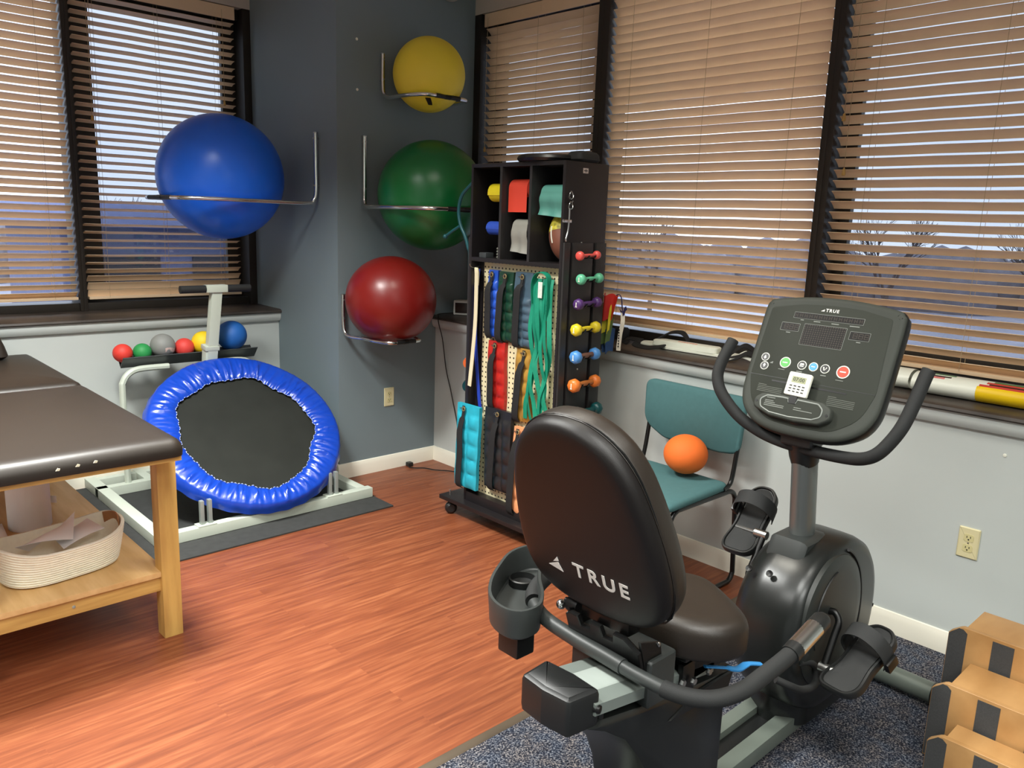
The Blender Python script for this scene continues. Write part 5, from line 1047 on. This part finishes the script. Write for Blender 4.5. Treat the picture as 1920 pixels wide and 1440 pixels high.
m_ = MB(); m_.slab(fc, oc, uc, vc, nc_, [(0, .001), (0, .0052), (.002, .0062)]); face = obj('console_face', m_, M_con2, bike, 50)
m_ = MB(); m_.slab([(-.186, -.0475), (.190, -.0500), (.190, -.0515), (-.186, -.0490)], oc, uc, vc, nc_, [(0, .005), (0, .0066)]); obj('panel_seam', m_, M_black, face)
m_ = MB(); m_.slab([(-.112, -.0570), (.114, -.0590), (.114, -.0640), (-.112, -.0620)], oc, uc, vc, nc_, [(0, .005), (0, .0068)]); obj('rack_slot', m_, M_black_metal, face)
M_led = mat('unlit_led_window', (22, 20, 19), .5, spec=.25); M_line = mat('pale_outline_print', (128, 132, 126), .5); M_seg = mat('unlit_segment', (62, 54, 47), .6)
def cslab(nm, pts, h0, h1, m, parent, r=0):
    m_ = MB(); m_.slab(rpoly(pts, r, 4) if r else pts, oc, uc, vc, nc_, [(0, h0), (0, h1)]); return obj(nm, m_, m, parent)
def R4(x0, x1, y0, y1): return [(x0, y0), (x1, y0), (x1, y1), (x0, y1)]
def disp(nm, x0, x1, y0, y1, kind):
    d = cslab(nm, R4(x0-.0012, x1+.0012, y0-.0012, y1+.0012), .005, .0068, M_line, face, .002)
    cslab('led_window', R4(x0, x1, y0, y1), .006, .0074, M_led, d, .0015); m_ = MB()
    if kind == 'digits':
        for k in range(3):
            cx = x0+(x1-x0)*(k+.75)/3.5+.004; w_, h_ = .0055, (y1-y0)*.30; cy = (y0+y1)/2
            for a, b_ in (((-w_, h_), (w_, h_)), ((-w_, 0), (w_, 0)), ((-w_, -h_), (w_, -h_)), ((-w_, -h_), (-w_, h_)), ((w_, -h_), (w_, h_))):
                m_.slab(R4(cx+min(a[0], b_[0])-.0008, cx+max(a[0], b_[0])+.0008, cy+min(a[1], b_[1])-.0008, cy+max(a[1], b_[1])+.0008), oc, uc, vc, nc_, [(0, .0074), (0, .0078)])
    elif kind == 'text':
        for k in range(14):
            cx = x0+(x1-x0)*(k+.5)/14
            for a in (-.0035, .0035): m_.slab(R4(cx+a-.0007, cx+a+.0007, y0+.003, y1-.003), oc, uc, vc, nc_, [(0, .0074), (0, .0078)])
            m_.slab(R4(cx-.003, cx+.003, (y0+y1)/2-.0006, (y0+y1)/2+.0006), oc, uc, vc, nc_, [(0, .0074), (0, .0078)])
    else:
        for i in range(18):
            for j in range(10):
                cx = x0+(x1-x0)*(i+.5)/18; cy = y0+(y1-y0)*(j+.5)/10; m_.slab(circ(cx, cy, .0019, n=6), oc, uc, vc, nc_, [(0, .0074), (0, .0078)])
    obj('unlit_segments', m_, M_seg, d)
disp('message_display', -.106, .102, .142, .159, 'text'); disp('left_display', -.136, -.080, .100, .123, 'digits')
disp('right_display', .074, .130, .096, .119, 'digits'); disp('matrix_display', -.065, .061, .062, .126, 'dots')
text_part('brand_lettering', 'TRUE', .0135, oc+uc*.004+vc*.1735+nc_*.0066, uc, vc, M_let, face, sx=1.05, spacing=1.25, th=.0003)
m_ = MB(); m_.slab([(-.030, .1700), (-.0195, .1765), (-.0195, .1700)], oc, uc, vc, nc_, [(0, .006), (0, .0068)]); obj('brand_emblem', m_, M_let, face)
m_ = MB()
for (x0, x1, y, h_) in ((-.083, -.073, .1355, .0026), (-.042, -.022, .1350, .0026), (.012, .034, .1340, .0026), (.066, .094, .1335, .0026), (-.116, -.103, .0925, .0026), (.097, .109, .0885, .0026),
                      (-.104, -.084, -.0225, .0014), (-.047, -.030, -.0215, .0024), (.026, .042, -.0215, .0024), (.072, .094, -.0275, .0014)):
    m_ = MB(); m_.slab(R4(x0, x1, y, y+h_), oc, uc, vc, nc_, [(0, .006), (0, .0067)]); obj('small_print', m_, M_line, face)
m_ = MB()
for k in range(5): m_.slab(R4(-.150, -.150+(.026 if k == 0 else .078), -.0765-.005*k, -.0750-.005*k), oc, uc, vc, nc_, [(0, .006), (0, .0066)])
for k in range(6): m_.slab(R4(.066, .066+(.024 if k == 0 else .078), -.0775-.005*k, -.0760-.005*k), oc, uc, vc, nc_, [(0, .006), (0, .0066)])
obj('caution_print', m_, mat('faint_print', (92, 95, 88), .6), face)
def button(x, y, r, col, nm, ico=None):
    rr = cslab('ring', circ(x, y, r, n=32), .005, .0070, M_white, face); b_ = rr; b_.name = nm
    cslab('button_cap', circ(x, y, r*.84, n=32), .006, .0080, mat('button_%d_%d' % (col[0], col[2]), col, .35), b_)
    if ico:
        m_ = MB(); 
        for q in ico: m_.slab([(x+a*r, y+c*r) for a, c in q], oc, uc, vc, nc_, [(0, .0078), (0, .0084)])
        obj('icon', m_, M_white, b_)
button(-.155, .0085, .0128, (24, 24, 24), 'up_button', [[(-.35, -.25), (0, .45), (.35, -.25)], [(-.15, -.5), (.15, -.5), (.15, -.2), (-.15, -.2)]])
button(-.150, -.0185, .0128, (24, 24, 24), 'down_button', [[(-.35, .25), (.35, .25), (0, -.45)], [(-.15, .2), (.15, .2), (.15, .5), (-.15, .5)]])
button(-.088, .0005, .0168, (70, 166, 66), 'green_button', [[(-.45, -.12), (.45, -.12), (.45, .06), (-.45, .06)]])
button(-.0355, 0, .0136, (24, 24, 24), 'program_button', [[(-.5, .0), (.5, .0), (.35, .4), (-.35, .4)], [(-.45, -.35), (.45, -.35), (.45, -.15), (-.45, -.15)]])
button(-.001, .0005, .0136, (66, 150, 230), 'blue_button', [[(-.4, -.08), (.4, -.08), (.4, .08), (-.4, .08)]])
button(.034, 0, .0136, (24, 24, 24), 'data_button', [[(-.45, .35), (-.2, .35), (0, -.4), (-.2, -.4)], [(0, -.4), (.45, .2), (.3, .4)]])
button(.087, -.001, .0188, (226, 66, 40), 'red_button', [[(-.45, -.1), (.45, -.1), (.45, .08), (-.45, .08)]])
m_ = MB()
for k in range(3): m_.slab([(-.1345+.0028*k, -.0085), (-.1322+.0028*k, -.0085), (-.1322+.0028*k, -.0050+.0018*k), (-.1345+.0028*k, -.0062+.0018*k)], oc, uc, vc, nc_, [(0, .006), (0, .0067)])
obj('level_icon', m_, M_line, face)
# reading rack lip
lip = rpoly([(-.136, -.150), (-.140, -.122), (-.118, -.104), (-.060, -.100), (.010, -.099), (.070, -.102), (.096, -.116), (.100, -.148), (.070, -.168), (0, -.173), (-.080, -.169)], [.02]*11, 5)
m_ = MB(); m_.slab(lip, oc, uc, vc, nc_, [(0, .004), (0, .022), (.003, .027), (.006, .028)]); lp_ = obj('rack_lip', m_, M_con, bike, 50)
lin_ = rpoly([(-.112, -.148), (-.120, -.124), (-.100, -.109), (-.050, -.107), (-.034, -.108), (-.030, -.120), (-.010, -.120), (-.006, -.107), (.058, -.108), (.074, -.122), (.074, -.146), (.050, -.158), (-.020, -.163), (-.080, -.160)], [.014]*4+[.002]*4+[.014]*6, 4)
m_ = MB(); m_.slab(lin_, oc, uc, vc, nc_, [(0, .027), (0, .0290), (.0015, .0295), (.003, .0287)]); obj('lip_rim', m_, mat('light_grey_rim', (138, 143, 138), .45), lp_)
m_ = MB(); m_.slab(lin_, oc, uc, vc, nc_, [(.0035, .028), (.0035, .0292)]); lpf = obj('lip_plate', m_, M_con2, lp_)
m_ = MB()
for (x0, x1, y) in ((-.098, -.072, -.117), (-.101, -.075, -.126), (-.101, -.069, -.131), (-.102, -.040, -.136), (-.102, -.040, -.141), (-.010, .012, -.133), (-.010, .046, -.139)):
    m_.slab(R4(x0, x1, y, y+.0018), oc, uc, vc, nc_, [(0, .029), (0, .0296)])
obj('lip_print', m_, M_line, lpf)
for x, y in ((-.128, -.132), (.088, -.137)): cslab('screw_recess', circ(x, y, .0038, n=16), .0275, .0290, M_black_metal, lp_)
cslab('clip_slot', R4(-.031, -.009, -.122, -.098), .0275, .0296, M_black_metal, lp_, .003)
# console handlebar
hc = [(-.276, .046, .010), (-.281, .015, .012), (-.289, -.030, .014), (-.288, -.080, .012), (-.262, -.128, .0), (-.205, -.178, -.030), (-.140, -.206, -.055), (-.06, -.222, -.06), (.05, -.228, -.06), (.14, -.228, -.045), (.200, -.224, -.015), (.238, -.206, .002), (.264, -.168, .008), (.284, -.118, .012), (.295, -.050, .012), (.302, .020, .010), (.305, .040, .008)]
P_ = spl([oc+uc*a+vc*b_+nc_*c for a, b_, c in hc], 7); N_ = len(P_)
m_ = MB(); m_.tube(P_, [.0150]+[.0180]*(N_-2)+[.0150], 20); obj('console_handlebar', m_, M_black_soft, bike, 60)
m_ = MB(); m_.box(2.13, 2.22, 1.00, 1.10, .925, .975, .015, 3); obj('handlebar_clamp', m_, M_black, bike)

# timer resting on the console lip
tm = thing('digital_timer', 'small white digital timer with display and twelve dark buttons on the bike console', 'timer', tuple(oc+vc*-.095+nc_*.03))
tu_ = (uc*math.cos(-.03)+vc*math.sin(-.03)).normalized(); tv_ = (vc-uc*vc.dot(uc)).normalized(); tn_ = (nc_*math.cos(.12)+vc*.0).normalized(); ot = oc+uc*(-.0185)+vc*(-.064)+nc_*.030
m_ = MB(); m_.slab(rpoly(R4(-.0350, .0350, -.0350, .0350), .006, 5), ot, tu_, vc, nc_, [(.003, -.012), (0, -.009), (0, -.002), (.0015, 0), (.003, .0004)]); cs = obj('timer_case', m_, M_white, tm)
m_ = MB(); m_.slab(R4(-.0215, .0215, .004, .0225), ot, tu_, vc, nc_, [(0, 0), (0, .0010)]); lcd = obj('lcd_display', m_, mat('grey_green_lcd', (152, 156, 120), .35), cs)
text_part('lcd_digits', '07:00', .0150, ot+vc*.0132+nc_*.0014, tu_, vc, mat('lcd_dark_digit', (70, 72, 52), .5), lcd, sx=1.0, spacing=1.05, th=.0001)
for j in range(3):
    for i in range(4):
        m_ = MB(); m_.slab(rpoly(R4(-.0235+.0128*i, -.0155+.0128*i, -.0075-.0085*j, -.0040-.0085*j), .001, 3), ot, tu_, vc, nc_, [(0, 0), (0, .0012), (.0006, .0015)]); obj('timer_button', m_, mat('dark_key', (52, 52, 50), .5), cs)
m_ = MB(); m_.slab(R4(-.009, .009, -.046, -.033), ot, tu_, vc, nc_, [(0, -.010), (0, -.003)]); obj('timer_clip', m_, M_black, tm)

# ------------------------------------------------------------------ ceiling fixtures around the lamps, the last four round added fill lights
for i, (x, y, sx, sy, p, c) in enumerate(LAMPS):
    t = thing('ceiling_light', ['square recessed ceiling light nearest the left window', 'square recessed ceiling light nearest the cart', 'added long fill light on the unseen ceiling behind the viewer', 'added square fill light on the unseen ceiling over the bike', 'added long fill light on the unseen ceiling at the far left', 'added long fill light on the unseen ceiling at the back of the room'][i], 'ceiling light', (x, y, CEIL-.03))
    m_ = MB(); e = .028
    m_.box(x-sx/2-e, x-sx/2, y-sy/2-e, y+sy/2+e, CEIL-.025, CEIL); m_.box(x+sx/2, x+sx/2+e, y-sy/2-e, y+sy/2+e, CEIL-.025, CEIL); m_.box(x-sx/2, x+sx/2, y-sy/2-e, y-sy/2, CEIL-.025, CEIL); m_.box(x-sx/2, x+sx/2, y+sy/2, y+sy/2+e, CEIL-.025, CEIL)
    obj('fixture_frame', m_, M_white, t)
    m_ = MB(); m_.box(x-sx/2, x+sx/2, y-sy/2, y+sy/2, CEIL-.006, CEIL-.001); obj('reflector', m_, M_white, t)
